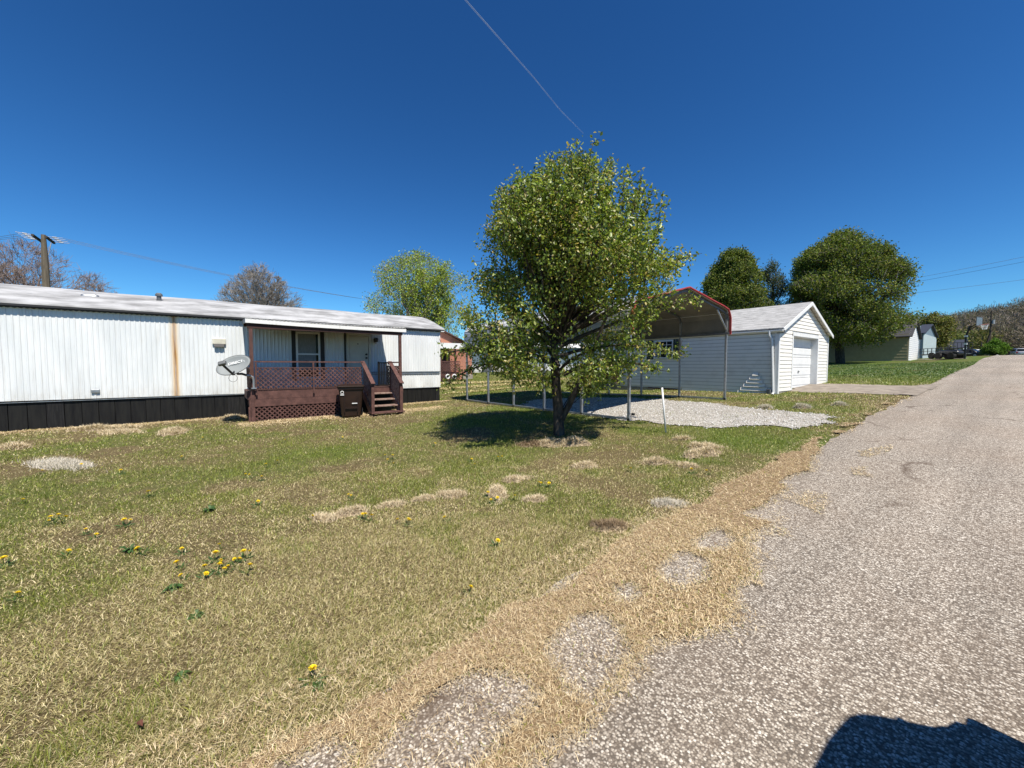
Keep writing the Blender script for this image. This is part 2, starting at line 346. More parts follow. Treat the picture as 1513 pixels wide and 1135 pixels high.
def np_mesh(name, verts, faces, m, tint=None, pt=None, ptname='dry', parent=None, smooth=False):
    verts = np.asarray(verts, np.float32); faces = np.asarray(faces, np.int32); k = faces.shape[1]
    me = D.meshes.new(name); me.vertices.add(len(verts)); me.vertices.foreach_set('co', verts.ravel())
    me.loops.add(faces.size); me.loops.foreach_set('vertex_index', faces.ravel())
    me.polygons.add(len(faces)); me.polygons.foreach_set('loop_start', np.arange(0, faces.size, k, dtype=np.int32)); me.polygons.foreach_set('loop_total', np.full(len(faces), k, np.int32))
    if smooth: me.polygons.foreach_set('use_smooth', np.ones(len(faces), bool))
    me.update(calc_edges=True)
    if tint is not None:
        a = me.attributes.new('tint', 'FLOAT_COLOR', 'FACE'); c = np.ones((len(faces), 4), np.float32); c[:, :3] = tint; a.data.foreach_set('color', c.ravel())
    if pt is not None:
        a = me.attributes.new(ptname, 'FLOAT', 'POINT'); a.data.foreach_set('value', np.asarray(pt, np.float32))
    me.materials.append(m)
    o = D.objects.new(name, me); COL.objects.link(o)
    if parent: o.parent = parent
    return o
def grid(xs, ys, zfun):
    X, Y = np.meshgrid(xs, ys); Z = zfun(X, Y); v = np.stack([X.ravel(), Y.ravel(), Z.ravel()], 1)
    nx = len(xs); ny = len(ys); i, j = np.meshgrid(np.arange(nx - 1), np.arange(ny - 1)); a = (j * nx + i).ravel()
    return v, np.stack([a, a + 1, a + 1 + nx, a + nx], 1)
def inpoly(x, y, P):
    P = np.asarray(P, float); r = np.zeros(np.shape(x), bool); j = len(P) - 1
    for i in range(len(P)):
        c = ((P[i, 1] > y) != (P[j, 1] > y)) & (x < (P[j, 0] - P[i, 0]) * (y - P[i, 1]) / (P[j, 1] - P[i, 1] + 1e-12) + P[i, 0])
        r ^= c; j = i
    return r

# ------------------------------------------------------------------ how dry the lawn is (0 lush, 1 dead), where
DRYP = np.array([(-1.8, .13, 1), (-2.1, 1., .95), (-2.2, 2.4, .9), (-2.3, 3.9, .75), (-2.6, 5.5, .45), (-3, 6.5, .2), (-2.6, 8, .15), (-2.5, 10, .45), (-2.3, 12, .7), (-2.2, 15, .9), (-3.2, 11, .3), (-4, 13, .25), (-6, 14.5, .2), (-3.6, 9, .1), (-4.8, 7, .1), (-2.6, 1, .8), (-3.2, .6, .82), (-2.9, 2., .62), (-3.3, 3., .55), (-3.5, 4.2, .45), (-4.2, 5.5, .25), (-3.0, -.4, .82), (-3.6, -1, .6), (-4.2, 0.4, .62), (-4.2, 1.7, .6), (-4.4, -1.5, .5), (-5, -.5, .72), (-5.2, 1., .5), (-5, 3, .4), (-5.5, 4.4, .15), (-6, 5.6, .2), (-6.6, 3.5, .35), (-6.8, 1.8, .85), (-6.4, .4, .7), (-6.2, -1., .55), (-6, -2, .45), (-7.4, -1.6, .75), (-7.4, 0, .55), (-8.5, 1.5, .35), (-8.4, -1.5, .6), (-9.5, -2.1, .8), (-10, 0, .3), (-10.3, 2.5, .25), (-9, 4.2, .2), (-11, -1.5, .3), (-12, -1, .35), (-12.3, 1.5, .8), (-12.2, 3.2, .95), (-11.8, 5.2, .75), (-13.3, 6.5, .8), (-10.5, 6, .15), (-9.3, 7, .2), (-13.9, -2.5, .95), (-13.9, -0.5, .9), (-14, 8, .3), (-18, 11, .12), (-20, 14, .1), (-24, 17, .45), (-22, 20, .2), (-28, 22, .15), (-30, 30, .12), (-4, 25, .0), (-3.5, 35, .02), (-8, 30, 0), (-8, 45, 0), (-20, 40, .1), (-60, 60, .2), (-13, 14, .1), (-6.5, 15.5, .3), (-2.5, 22, .25)])
def dryf(x, y):
    x = np.asarray(x, float); y = np.asarray(y, float); r = np.hypot(x, y) + .5; num = 0; den = 0
    for px, py, d in DRYP:
        s = .12 * math.hypot(px, py) + .15
        w = 1 / (((x - px) ** 2 + (y - py) ** 2) / s ** 2 + .35) ** 2
        num = num + w * d; den = den + w
    v = num / den
    return np.clip(v + .12 * (v > .12) + (fbm(x, y, 1.1, 21, 4) - .5) * 1.5 + (fbm(x, y, 3.2, 29, 2) - .5) * .6 + (vn(x, y, .16, 5) - .5) * .35, 0, 1)

# ------------------------------------------------------------------ ground, road, drive, gravel
def axis(lo, hi, step, far, grow=1.25):
    a = list(np.arange(lo, hi + 1e-6, step)); s = step
    while a[-1] < far: s *= grow; a.append(a[-1] + s)
    s = step
    while a[0] > -far: s *= grow; a.insert(0, a[0] - s)
    return np.array(a)
gx = axis(-15, 0, .12, 1500); gy = axis(-5, 17, .12, 1500)
v, f = grid(gx, gy, zt)
g = np_mesh('ground', v, f, M['ground'], pt=np.clip(dryf(v[:, 0], v[:, 1]) + .4 * ss(.58, .7, fbm(v[:, 0], v[:, 1], .8, 55, 3)), 0, 1), smooth=True); tag(g, kind='structure')
ry = gy[(gy > -60) & (gy < 142)]
t = np.array([0, .01, .03, .08, .2, .5, 1]); v = []; 
rng = np.random.default_rng(5)
for y in ry:
    e = float(edge(y)) + (float(fbm(y, 0., .7, 40)) - .5) * .22
    for q in t: v.append((e + (6.0 - e) * q, y, zr(0, y) + .004 + .03 * min(q * 3, 1) * (1 - q)))
v = np.array(v); nx = len(t); ny = len(ry); i, j = np.meshgrid(np.arange(nx - 1), np.arange(ny - 1)); a = (j * nx + i).ravel()
tag(np_mesh('road', v, np.stack([a, a + 1, a + 1 + nx, a + nx], 1), M['road'], smooth=True), kind='structure')

def sheet(name, poly, m, dz, step=.1, jag=.12, kind='structure', lump=0, holes=(), cond=None):
    P = np.array(poly); xs = np.arange(P[:, 0].min() - .2, P[:, 0].max() + .2, step); ys = np.arange(P[:, 1].min() - .2, P[:, 1].max() + .2, step)
    X, Y = np.meshgrid(xs, ys)
    jx = (fbm(X, Y, .5, 61, 4) - .5) * 2 * jag; jy = (fbm(X, Y, .5, 77, 4) - .5) * 2 * jag
    ins = inpoly(X + jx, Y + jy, P)
    if holes: ins &= inpoly(X + jx + .05, Y + jy, P) & ~((Y > 7.5) & (fbm(X, Y, .45, 66) < .5 + .02 * (Y - 7.5)))
    for h in holes:
        for ox, oy in ((.03, 0), (-.03, 0), (0, .04), (0, -.04)): ins &= ~inpoly(X + jx * .4 + ox, Y + jy * .4 + oy, h)
    Z = np.maximum(zt(X, Y), np.where(X > edge(Y) - .3, zs(0 * X, Y) + .014, -9)) + dz + lump * fbm(X, Y, .12, 90)
    nx = len(xs); vid = np.arange(X.size).reshape(X.shape)
    c = ins[:-1, :-1] & ins[1:, :-1] & ins[:-1, 1:] & ins[1:, 1:]
    q = np.stack([vid[:-1, :-1][c], vid[:-1, 1:][c], vid[1:, 1:][c], vid[1:, :-1][c]], 1)
    used = np.unique(q); rm = np.zeros(X.size, int); rm[used] = np.arange(len(used))
    v = np.stack([X.ravel(), Y.ravel(), Z.ravel()], 1)[used]
    return tag(np_mesh(name, v, rm[q], m, smooth=True), kind=kind)
GRAV = [(-5.78, 7.93), (-4.55, 7.95), (-3.86, 8.35), (-3.27, 9.15), (-2.75, 9.33), (-2.5, 10.1), (-2.45, 11.4), (-3.2, 11.5), (-4.39, 11.46), (-5.75, 12.05), (-6.72, 12.1), (-9.0, 12.1), (-10.5, 11.8), (-11.5, 10.4), (-11.2, 9.0), (-10.02, 8.12)]
sheet('gravel_pad', GRAV, M['gravel'], .012, .06, .42, lump=.012)
DRV = [(-5.56, 17.3), (-4.6, 17.0), (-3.86, 17.3), (-2.25, 17.6), (-1.9, 17.2), (-1.8, 22.6), (-2.5, 21.4), (-5.19, 20.9), (-5.56, 20.8)]
sheet('driveway', DRV, M['drive'], .012, .1, .06)

# dead-grass drift along the tarmac edge
ISL = [[(-1.5, .45), (-1.65, .6), (-1.71, .81), (-1.68, 1.02), (-1.51, 1.16), (-1.38, 1.18), (-1.34, 1.03), (-1.32, .87), (-1.3, .7), (-1.35, .45)],
       [(-1.55, 1.46), (-1.69, 1.8), (-1.61, 1.97), (-1.44, 1.92), (-1.27, 1.79), (-1.23, 1.57), (-1.21, 1.39), (-1.28, 1.37), (-1.39, 1.43)],
       [(-1.75, 2.27), (-1.69, 2.42), (-1.61, 2.34), (-1.64, 2.19)], [(-1.69, 2.72), (-1.71, 3.11), (-1.53, 3.15), (-1.4, 2.85), (-1.47, 2.63)],
       [(-1.72, 3.4), (-1.73, 3.81), (-1.51, 3.74), (-1.52, 3.49), (-1.63, 3.3)], [(-1.76, .1), (-1.76, .33), (-1.66, .39), (-1.58, .34), (-1.56, .1)],
       [(-1.72, 4.35), (-1.66, 4.9), (-1.5, 4.8), (-1.48, 4.4)], [(-1.8, 5.7), (-1.75, 6.4), (-1.5, 6.2), (-1.55, 5.7)]]
SL = [(-1.9, -1.5), (-1.95, -.6), (-1.95, .13), (-1.92, .41), (-2.01, .95), (-2.03, 1.55), (-2.13, 2.42), (-2.2, 3.9), (-2.22, 5.82), (-2.2, 8.5), (-2.3, 11.72), (-2.3, 16.3), (-2.35, 17.1)]
SR = [(-1.95, 17.0), (-1.95, 14.4), (-2.0, 11.2), (-1.95, 8.9), (-1.86, 7.6), (-1.8, 6.98), (-1.68, 5.47), (-1.5, 4.54), (-1.32, 3.62), (-1.12, 3.0), (-1.1, 2.2), (-1.13, 1.74), (-1.1, 1.03), (-1.08, .3), (-1.1, -1.5)]
STRAW = SL + SR
PATCH = [[(-1.54, 7.79), (-1.45, 8.41), (-1.26, 8.85), (-1.2, 8.07), (-1.4, 7.71)], [(-1.44, 6.97), (-1.26, 7.21), (-1.15, 6.72), (-1.35, 6.66)], [(-1.6, 5.1), (-1.52, 5.58), (-1.33, 5.65), (-1.17, 4.88), (-1.43, 4.98)], [(-1.63, 4.1), (-1.34, 3.95), (-1.12, 4.05), (-1.33, 4.25)], [(-1.5, 3.0), (-1.2, 3.35), (-1.0, 3.1), (-1.2, 2.8)]]
M['strawbase'] = mat('matted_dead_grass', (.36, .26, .15), .95, col2=(.14, .092, .048), scale=45, bump=1, bscale=120)
sheet('dead_grass_drift', STRAW, M['strawbase'], .005, .025, .16, kind='stuff', lump=.012, holes=ISL)
for P in PATCH: pass

# ------------------------------------------------------------------ blades
def pal(c, k, n, jit=.18):
    c = np.asarray(c, float); i = rng.integers(0, len(c), n); return c[i] * (1 + (rng.random((n, 1)) - .5) * 2 * jit)
GREENS = [(.165, .21, .021), (.105, .14, .014), (.235, .27, .032), (.135, .15, .024), (.31, .33, .055)]
DRYS = [(.58, .48, .255), (.42, .35, .165), (.74, .64, .39), (.2, .145, .07), (.52, .46, .21), (.34, .3, .12)]
STRAWS = [(.66, .52, .32), (.5, .38, .215), (.8, .67, .45), (.28, .195, .105), (.68, .56, .37), (.42, .31, .18)]
def blades(name, x, y, z, L, W, tilt, cols, m, bend=True, kind='stuff', heading=None, parent=None):
    n = len(x); th = rng.random(n) * 2 * math.pi if heading is None else heading
    wa = th + (rng.random(n) - .5) * 1.2
    wx = -np.sin(wa) * W / 2; wy = np.cos(wa) * W / 2
    P = np.stack([x, y, z], 1); w = np.stack([wx, wy, np.zeros(n)], 1)
    def dr(t): return np.stack([np.sin(t) * np.cos(th), np.sin(t) * np.sin(th), np.cos(t)], 1)
    if bend:
        mid = P + dr(tilt * .75) * (L * .55)[:, None]; tip = mid + dr(np.minimum(tilt * 1.35, 1.75)) * (L * .45)[:, None]
        v = np.stack([P - w, P + w, mid - w * .8, mid + w * .8, tip], 1).reshape(-1, 3)
        b = np.arange(n) * 5
        f = np.concatenate([np.stack([b, b + 1, b + 3], 1), np.stack([b, b + 3, b + 2], 1), np.stack([b + 2, b + 3, b + 4], 1)])
        c = np.concatenate([cols] * 3)
    else:
        tip = P + dr(tilt) * L[:, None]
        v = np.stack([P - w, P + w, tip], 1).reshape(-1, 3); b = np.arange(n) * 3; f = np.stack([b, b + 1, b + 2], 1); c = cols
    o = np_mesh(name, v, f, m, tint=c, parent=parent)
    if kind: o['kind'] = kind
    return o
FOOT = [[(-19, -14), (-14.5, -14), (-14.5, 7.3), (-19, 7.3)], [(-14.6, .6), (-12.95, .6), (-12.95, 5.2), (-14.6, 5.2)], [(-13.3, 16.1), (-5.3, 16.1), (-5.3, 21.9), (-13.3, 21.9)]]
def sector(r0, r1, dens, az0=-8, az1=120):
    # polar scatter, azimuth measured left of +Y
    A = R(az1 - az0) * (r1 * r1 - r0 * r0) / 2; n = int(A * dens)
    r = np.sqrt(rng.random(n) * (r1 * r1 - r0 * r0) + r0 * r0); a = R(az0) + rng.random(n) * R(az1 - az0)
    x = -r * np.sin(a); y = r * np.cos(a)
    k = (x < edge(y) + .03)
    for P in FOOT: k &= ~inpoly(x, y, P)
    g_ = inpoly(x + (fbm(x, y, .5, 61, 4) - .5) * .84 + rng.normal(0, .08, n), y + (fbm(x, y, .5, 77, 4) - .5) * .84 + rng.normal(0, .06, n), GRAV)
    k &= ~(g_ & (rng.random(n) > np.where(fbm(x, y, .7, 14) > .62, .3, .05)))
    k &= ~inpoly(x, y, DRV)
    s_ = inpoly(x - .05 + (fbm(x, y, .5, 61, 4) - .5) * .32, y + (fbm(x, y, .5, 77, 4) - .5) * .32, STRAW); k &= ~(s_ & (rng.random(n) > .06))
    return x[k], y[k]
LAWN = []
for r0, r1, dens, L0, W0 in [(1.2, 2.6, 26000, .052, .0022), (2.6, 4.2, 15000, .05, .0029), (4.2, 6.5, 6000, .046, .0046), (6.5, 10, 2600, .05, .0072), (10, 15.5, 1000, .055, .013), (15.5, 26, 330, .065, .024), (26, 48, 150, .05, .06)]:
    x, y = sector(r0, r1, dens); bare_ = fbm(x, y, .8, 55, 3); k = (bare_ < .66) | (rng.random(len(x)) < .45) | (np.hypot(x + .5, y) < 3.6 + (rng.random(len(x)) - .5)); x, y, bare_ = x[k], y[k], bare_[k]; n = len(x); d = np.clip(dryf(x, y) + .5 * ss(.58, .7, bare_) - .25 * ss(.42, .3, bare_), 0, 1)
    tr = np.exp(-((x + 6) ** 2 + (y - 5.86) ** 2) / .5)
    isd = rng.random(n) < np.clip(d * .95 + .05, 0, .9)
    cols = np.where(isd[:, None], pal(DRYS, 0, n), pal(GREENS, 0, n))
    clump = .55 + .9 * fbm(x, y, .35, 33)
    far = ss(22, 30, y)[:, None]; cols = cols * (1 - far) + far * pal([(.075, .135, .02), (.09, .15, .026), (.06, .115, .017)], 0, n)
    L = L0 * .82 * (.55 + .8 * rng.random(n)) * clump * np.where(isd, .85, 1.15)
    tilt = np.where(isd, .75 + rng.random(n) * .85, .2 + rng.random(n) * .9)
    LAWN.append(blades('lawn_grass', x, y, zt(x, y) - .002, L, W0 * (.6 + .8 * rng.random(n)), tilt, cols, M['blade'], bend=r1 < 7, heading=np.where(rng.random(n) < .5, math.pi / 2 * np.where(rng.random(n) < .6, 1, -1) + rng.normal(0, .55, n), rng.random(n) * 6.283)))
# join the lawn rings into one object (nobody could count it)
def join(obs):
    vs = []; fs = []; cs = []; b = 0
    for o in obs:
        me = o.data; v = np.empty(len(me.vertices) * 3, np.float32); me.vertices.foreach_get('co', v); vs.append(v.reshape(-1, 3))
        fi = np.empty(len(me.loops), np.int32); me.loops.foreach_get('vertex_index', fi); fs.append(fi.reshape(-1, 3) + b); b += len(me.vertices)
        c = np.empty(len(me.polygons) * 4, np.float32); me.attributes['tint'].data.foreach_get('color', c); cs.append(c.reshape(-1, 4)[:, :3])
    nm = obs[0].name.split('.')[0]; mt = obs[0].data.materials[0]; kd = obs[0].get('kind')
    for o in obs: me = o.data; D.objects.remove(o); D.meshes.remove(me)
    o = np_mesh(nm, np.concatenate(vs), np.concatenate(fs), mt, tint=np.concatenate(cs))
    if kd: o['kind'] = kd
    return o
for (xa, xb, ya, yb, dn, L0, W0) in ((6.05, 9, -3, 14, 500, .06, .014), (6.05, 16, 14, 40, 90, .07, .035), (9, 16, -3, 14, 160, .06, .02)):
    n = int((xb - xa) * (yb - ya) * dn); x = xa + rng.random(n) * (xb - xa); y = ya + rng.random(n) * (yb - ya); isd = rng.random(n) < .25
    LAWN.append(blades('lawn_grass', x, y, zt(x, y) - .002, L0 * (.6 + .7 * rng.random(n)), np.full(n, W0), .2 + rng.random(n) * .9, np.where(isd[:, None], pal(DRYS, 0, n), pal(GREENS, 0, n)), M['blade'], bend=False))
tag(join(LAWN), 'short patchy grass of the lawn, part green and part dead', 'grass')

def surf(x, y): return np.maximum(zt(x, y), np.where(x > edge(y) - .3, zs(0 * x, y) + .012, -9))
LIT = []
for ya, yb, dens, L0, W0 in [(-1.5, 2, 20000, .034, .0020), (2, 4, 13000, .036, .0032), (4, 8, 4500, .042, .0055), (8, 17, 1500, .055, .011)]:
    A = 1.5 * (yb - ya); n = int(A * dens); x = -2.4 + rng.random(n) * 1.5; y = ya + rng.random(n) * (yb - ya)
    jx = (fbm(x, y, .5, 61, 4) - .5) * .32; jy = (fbm(x, y, .5, 77, 4) - .5) * .32
    gx_ = rng.normal(0, .02, n); gy_ = rng.normal(0, .02, n)
    k = inpoly(x + jx + gx_ * 1.3, y + jy + gy_, STRAW)
    k &= ~((y > 7.5) & (fbm(x, y, .45, 66) < .46 + .02 * (y - 7.5)) & (rng.random(n) > .12))
    for h in ISL: k &= ~(inpoly(x + jx * .4 + gx_, y + jy * .4 + gy_, h) & (rng.random(n) > .02))
    for P in PATCH: k |= inpoly(x + jx, y + jy, P) & (rng.random(n) < .75)
    k |= inpoly(x + jx * 2 - .12 * rng.random(n), y, STRAW) & (rng.random(n) < .10) & (x > -1.6)
    k |= inpoly(x + .3, y, STRAW) & (rng.random(n) < .22) & (x < -1.9)
    x = x[k]; y = y[k]; n = len(x); c = pal(STRAWS, 0, n, .22); gi = rng.random(n) < .05; c[gi] = pal(GREENS, 0, int(gi.sum()))
    LIT.append(blades('dead_grass_litter', x, y, surf(x, y) + .004 + .018 * rng.random(n), L0 * (.5 + rng.random(n)), W0 * (.6 + .8 * rng.random(n)), 1.05 + rng.random(n) * .6, c, M['straw'], bend=ya < 4))
# straw along the trailer's foot and by the porch
n = 26000; y = -10 + rng.random(n) * 17.6; x = -14.42 + np.abs(rng.normal(0, .22, n)); k = ~((y > .55) & (y < 5.3)); x = x[k]; y = y[k]
n2 = 16000; y2 = .4 + rng.random(n2) * 6; x2 = -12.9 + np.abs(rng.normal(0, .45, n2)); x = np.r_[x, x2]; y = np.r_[y, y2]; k = x > -14.4; x = x[k]; y = y[k]; n = len(x)
LIT.append(blades('dead_grass_litter', x, y, zt(x, y) + .02 * rng.random(n), .06 * (.5 + rng.random(n)), .012 * (.6 + .8 * rng.random(n)), 1. + rng.random(n) * .6, pal(STRAWS, 0, n, .2), M['straw'], bend=False))
# cut straw rows on the far yard behind the carport
for (ax_, ay_, bx_, by_, wd_, n) in [(-20, 9.3, -21, 20, .5, 5000), (-25, 12.5, -22, 22, .9, 9000), (-17, 9, -18, 17.5, .25, 1500)]:
    q = rng.random(n); x = ax_ + (bx_ - ax_) * q + rng.normal(0, wd_ * .5, n); y = ay_ + (by_ - ay_) * q + rng.normal(0, wd_ * .3, n)
    LIT.append(blades('dead_grass_litter', x, y, zt(x, y) + .07 * rng.random(n), .13 * (.5 + rng.random(n)), .05 * (.6 + .8 * rng.random(n)), 1. + rng.random(n) * .6, pal(DRYS, 0, n, .2), M['straw'], bend=False))
o = join([blades('dead_grass_litter', np.zeros(1), np.zeros(1) + 30, np.zeros(1) - 3, np.ones(1) * .01, np.ones(1) * .01, np.ones(1), np.ones((1, 3)), M['straw'], bend=False)] + LIT)
tag(o, 'loose dead grass clippings drifted along the road edge', 'grass clippings')

# stones of the gravel pad
n = 15000; x = -12 + rng.random(n) * 9.7; y = 7.8 + rng.random(n) * 4.6
k = inpoly(x + (fbm(x, y, .5, 61, 4) - .5) * .84 + rng.normal(0, .07, n), y + (fbm(x, y, .5, 77, 4) - .5) * .84 + rng.normal(0, .05, n), GRAV); x = x[k]; y = y[k]; n = len(x)
s = .009 + .014 * rng.random(n) ** 2; s[rng.random(n) < .02] *= 2
base = np.array([(1, 0, 0), (0, 1, 0), (-1, 0, 0), (0, -1, 0), (0, 0, 1), (0, 0, -1)], float)
fa = np.array([(0, 1, 4), (1, 2, 4), (2, 3, 4), (3, 0, 4), (1, 0, 5), (2, 1, 5), (3, 2, 5), (0, 3, 5)])
v = base[None] * s[:, None, None] * (.6 + .8 * rng.random((n, 6, 1))); v[:, :, 2] *= .7
a = rng.random(n) * 6.28; ca, sa = np.cos(a)[:, None], np.sin(a)[:, None]
v = np.stack([v[:, :, 0] * ca - v[:, :, 1] * sa, v[:, :, 0] * sa + v[:, :, 1] * ca, v[:, :, 2]], 2) + np.stack([x, y, zt(x, y) + .02], 1)[:, None]
ff = (fa[None] + (np.arange(n) * 6)[:, None, None]).reshape(-1, 3)
cc = np.repeat(pal([(.62, .6, .57), (.5, .48, .44), (.7, .69, .67), (.38, .35, .31)], 0, n), 8, 0)
tag(np_mesh('gravel_stones', v.reshape(-1, 3), ff, M['straw'], tint=cc), 'loose white limestone chips on the carport pad', 'gravel', kind='stuff')
#@@NEXT
# ================================================================== the white trailer home
WX = -14.5
home = empty('mobile_home', (-16.6, -2, zr(-14.5, 0)), 0, 'long white corrugated trailer home on black skirting with a rust streak', 'mobile home')
def P(mb, name, m, par, **k):           # build in world space under a parent that may be offset
    o = mb.build(name, m, None, **k); o.parent = par; o.matrix_parent_inverse = par.matrix_world.inverted() if False else Matrix.Translation(-par.location); return o
def corr(y0, y1, x, sgn, zb0, zb1, zt0, zt1, pitch=.1, dep=.011):
    mb = MB(); ys = []; y = y0
    prof = [(0, 0), (.28, 0), (.38, 1), (.62, 1), (.72, 0)]
    while y < y1:
        for t, d in prof:
            yy = y + t * pitch
            if yy < y1: ys.append((yy, d * dep))
        y += pitch
    ys.append((y1, 0)); n = len(ys)
    for yy, d in ys:
        t = (yy - y0) / (y1 - y0)
        for q in (0, .35, .36, 1):
            mb.v.append((x + sgn * (d + 0), yy, (zb0 + (zb1 - zb0) * t) * (1 - q) + (zt0 + (zt1 - zt0) * t) * q))
    for i in range(n - 1):
        for q in range(3): mb.f.append((i * 4 + q, (i + 1) * 4 + q, (i + 1) * 4 + q + 1, i * 4 + q + 1)); mb.mi.append(0)
    return mb
Y0, Y1 = -13, 7.28
def zb(y): return .80 - .004 * (y + 4)          # bottom of the siding
P(corr(Y0, Y1, WX, 1, zb(Y0), zb(Y1), 3.08, 3.12), 'front_siding', M['siding'], home)
P(corr(Y0, Y1, WX - 4.2, -1, .8, .75, 3.08, 3.12), 'back_siding', M['siding'], home)
mb = MB(); mb.prism([(WX, Y1, .76), (WX, Y1, 3.11), (-16.6, Y1, 3.80), (WX - 4.2, Y1, 3.11), (WX - 4.2, Y1, .76)], (0, -.03, 0)); P(mb, 'end_wall', M['white'], home); mb = MB(); mb.prism([(WX, Y0, .83), (WX, Y0, 3.08), (-16.6, Y0, 3.78), (WX - 4.2, Y0, 3.08), (WX - 4.2, Y0, .83)], (0, .03, 0))
P(mb, 'end_wall', M['white'], home)
# roof: bowed sheet with overlapping seams
mb = MB(); prof = [(WX + .13, 3.105), (WX + .12, 3.145), (WX - .3, 3.30), (WX - .9, 3.52), (WX - 1.5, 3.70), (-16.6, 3.83), (-17.7, 3.70), (WX - 3.9, 3.30), (WX - 4.32, 3.145), (WX - 4.33, 3.105)]
ys = np.arange(Y0 - .1, Y1 + .16, .4); ys = list(ys) + [Y1 + .16]
for k, y in enumerate(ys):
    for x, z in prof: mb.v.append((x, y, z + (.012 * math.sin(y * 1.7 + x) if -18 < x < -15 else 0)))
n = len(prof)
for k in range(len(ys) - 1):
    for i in range(n - 1): mb.f.append((k * n + i, k * n + i + 1, (k + 1) * n + i + 1, (k + 1) * n + i)); mb.mi.append(0)
roof = P(mb, 'roof', M['roofmetal'], home, smooth=False)
sd = roof.modifiers.new('s', 'SOLIDIFY'); sd.thickness = .02; sd.offset = -1
mb = MB(); mb.box((WX + .10, Y0 - .1, 3.055), (WX + .135, Y1 + .14, 3.1)); mb.box((WX + .02, Y0, 3.03), (WX + .1, Y1 + .02, 3.075)); P(mb, 'eave_rail', M['darktrim'], home)
mb = MB(); mb.box((WX - .35, Y1 + .005, 3.02), (WX + .13, Y1 + .15, 3.10)); P(mb, 'eave_return', M['white'], home)
# wavy closure strip beneath the eave
mb = MB(); y = Y0; k = 0
while y < Y1:
    mb.v += [(WX + .016, y, 3.045), (WX + .016, y, 3.03 if k % 2 else 3.012)]; y += .05; k += 1
mb.f = [(2 * i, 2 * i + 2, 2 * i + 3, 2 * i + 1) for i in range(k - 1)]; mb.mi = [0] * (k - 1)
P(mb, 'closure_strip', M['darktrim'], home)
# skirting panels
mb = MB(); mb2 = MB(); y = Y0; rr = random.Random(4)
while y < Y1 - .01:
    w = min(.3, Y1 - y); o_ = rr.uniform(0, .012); g0 = zf(WX + .1, y) - .1
    worn = rr.random() < .2; t_ = MB() if worn else mb
    t_.box((WX - .06, y, g0), (WX - .03 + o_, y + w - .012, zb(y) - .012)); y += .3
    if worn: P(t_, 'skirting_panel', M['skirt2'], home)['label'] = 'worn grey-streaked skirting panel'
mb.box((WX - .05, Y1 - .03, 0), (WX - 4.1, Y1 - .012, .74)); mb.box((WX - 4.16, Y0, 0), (WX - 4.12, Y1, .76)); mb.box((WX - .07, Y0, 0), (WX - .062, Y1, .78))
P(mb, 'skirting', M['skirt'], home)
mb = MB(); mb.box((WX - .04, Y0, zb(0) - .03), (WX + .016, Y1, zb(0) - .015)); P(mb, 'bottom_rail', M['galv'], home)
mb = MB(); mb.box((WX + .014, 4.5, 1.385), (WX + .04, Y1 - .005, 1.415)); mb.box((WX + .014, 4.5, 1.31), (WX + .034, Y1 - .005, 1.335)); P(mb, 'belt_trim', M['galv'], home)
mb = MB(); mb.box((WX + .01, Y1 - .035, zb(Y1)), (WX + .022, Y1 + .012, 3.03)); P(mb, 'corner_trim', M['white'], home)
# little wall fittings
mb = MB(); mb.box((WX + .01, -.11, 2.28), (WX + .07, .21, 2.44)); h = P(mb, 'range_hood_vent', M['offwhite'], home, bevel=.01)
mb = MB(); mb.prism([(WX + .07, -.07, 2.29), (WX + .11, -.07, 2.2), (WX + .015, -.07, 2.2), (WX + .015, -.07, 2.29)], (0, .24, 0)); P(mb, 'vent_flap', M['darktrim'], home)
mb = MB(); mb.box((WX + .01, -2.62, .94), (WX + .05, -2.46, 1.03)); P(mb, 'outlet_cover', M['galv'], home, bevel=.012)
def dome(x, y, z, lx, ly, h):
    mb = MB(); n = 20; mb.v.append((x, y, z + h))
    for j, (s, q) in enumerate(((.6, .92), (.88, .7), (1, .3), (1, 0))):
        for k in range(n):
            t = 2 * math.pi * k / n; c, s2 = math.cos(t), math.sin(t); e = .5
            mb.v.append((x + lx * s * math.copysign(abs(c) ** e, c), y + ly * s * math.copysign(abs(s2) ** e, s2), z + h * q))
    for k in range(n): mb.f.append((0, 1 + k, 1 + (k + 1) % n))
    for j in range(3):
        for k in range(n): mb.f.append((1 + j * n + k, 1 + (j + 1) * n + k, 1 + (j + 1) * n + (k + 1) % n, 1 + j * n + (k + 1) % n))
    mb.mi = [0] * len(mb.f); return mb
P(dome(-15.6, -2.74, 3.5, .12, .19, .12), 'roof_vent', M['galv'], home, smooth=True)
P(dome(-15.3, -3.75, 3.42, .05, .08, .06), 'vent_cap', M['galv'], home, smooth=True)
mb = MB(); mb.tube([(-15.55, -1.33, 3.5), (-15.55, -1.33, 3.72)], .055, 12); mb.tube([(-15.55, -1.33, 3.70), (-15.55, -1.33, 3.75), (-15.55, -1.33, 3.79)], [.085, .085, .05], 12); mb.tube([(-15.55, -1.33, 3.52), (-15.55, -1.33, 3.57)], [.13, .07], 12)
P(mb, 'flue_pipe', M['galv_dark'], home)
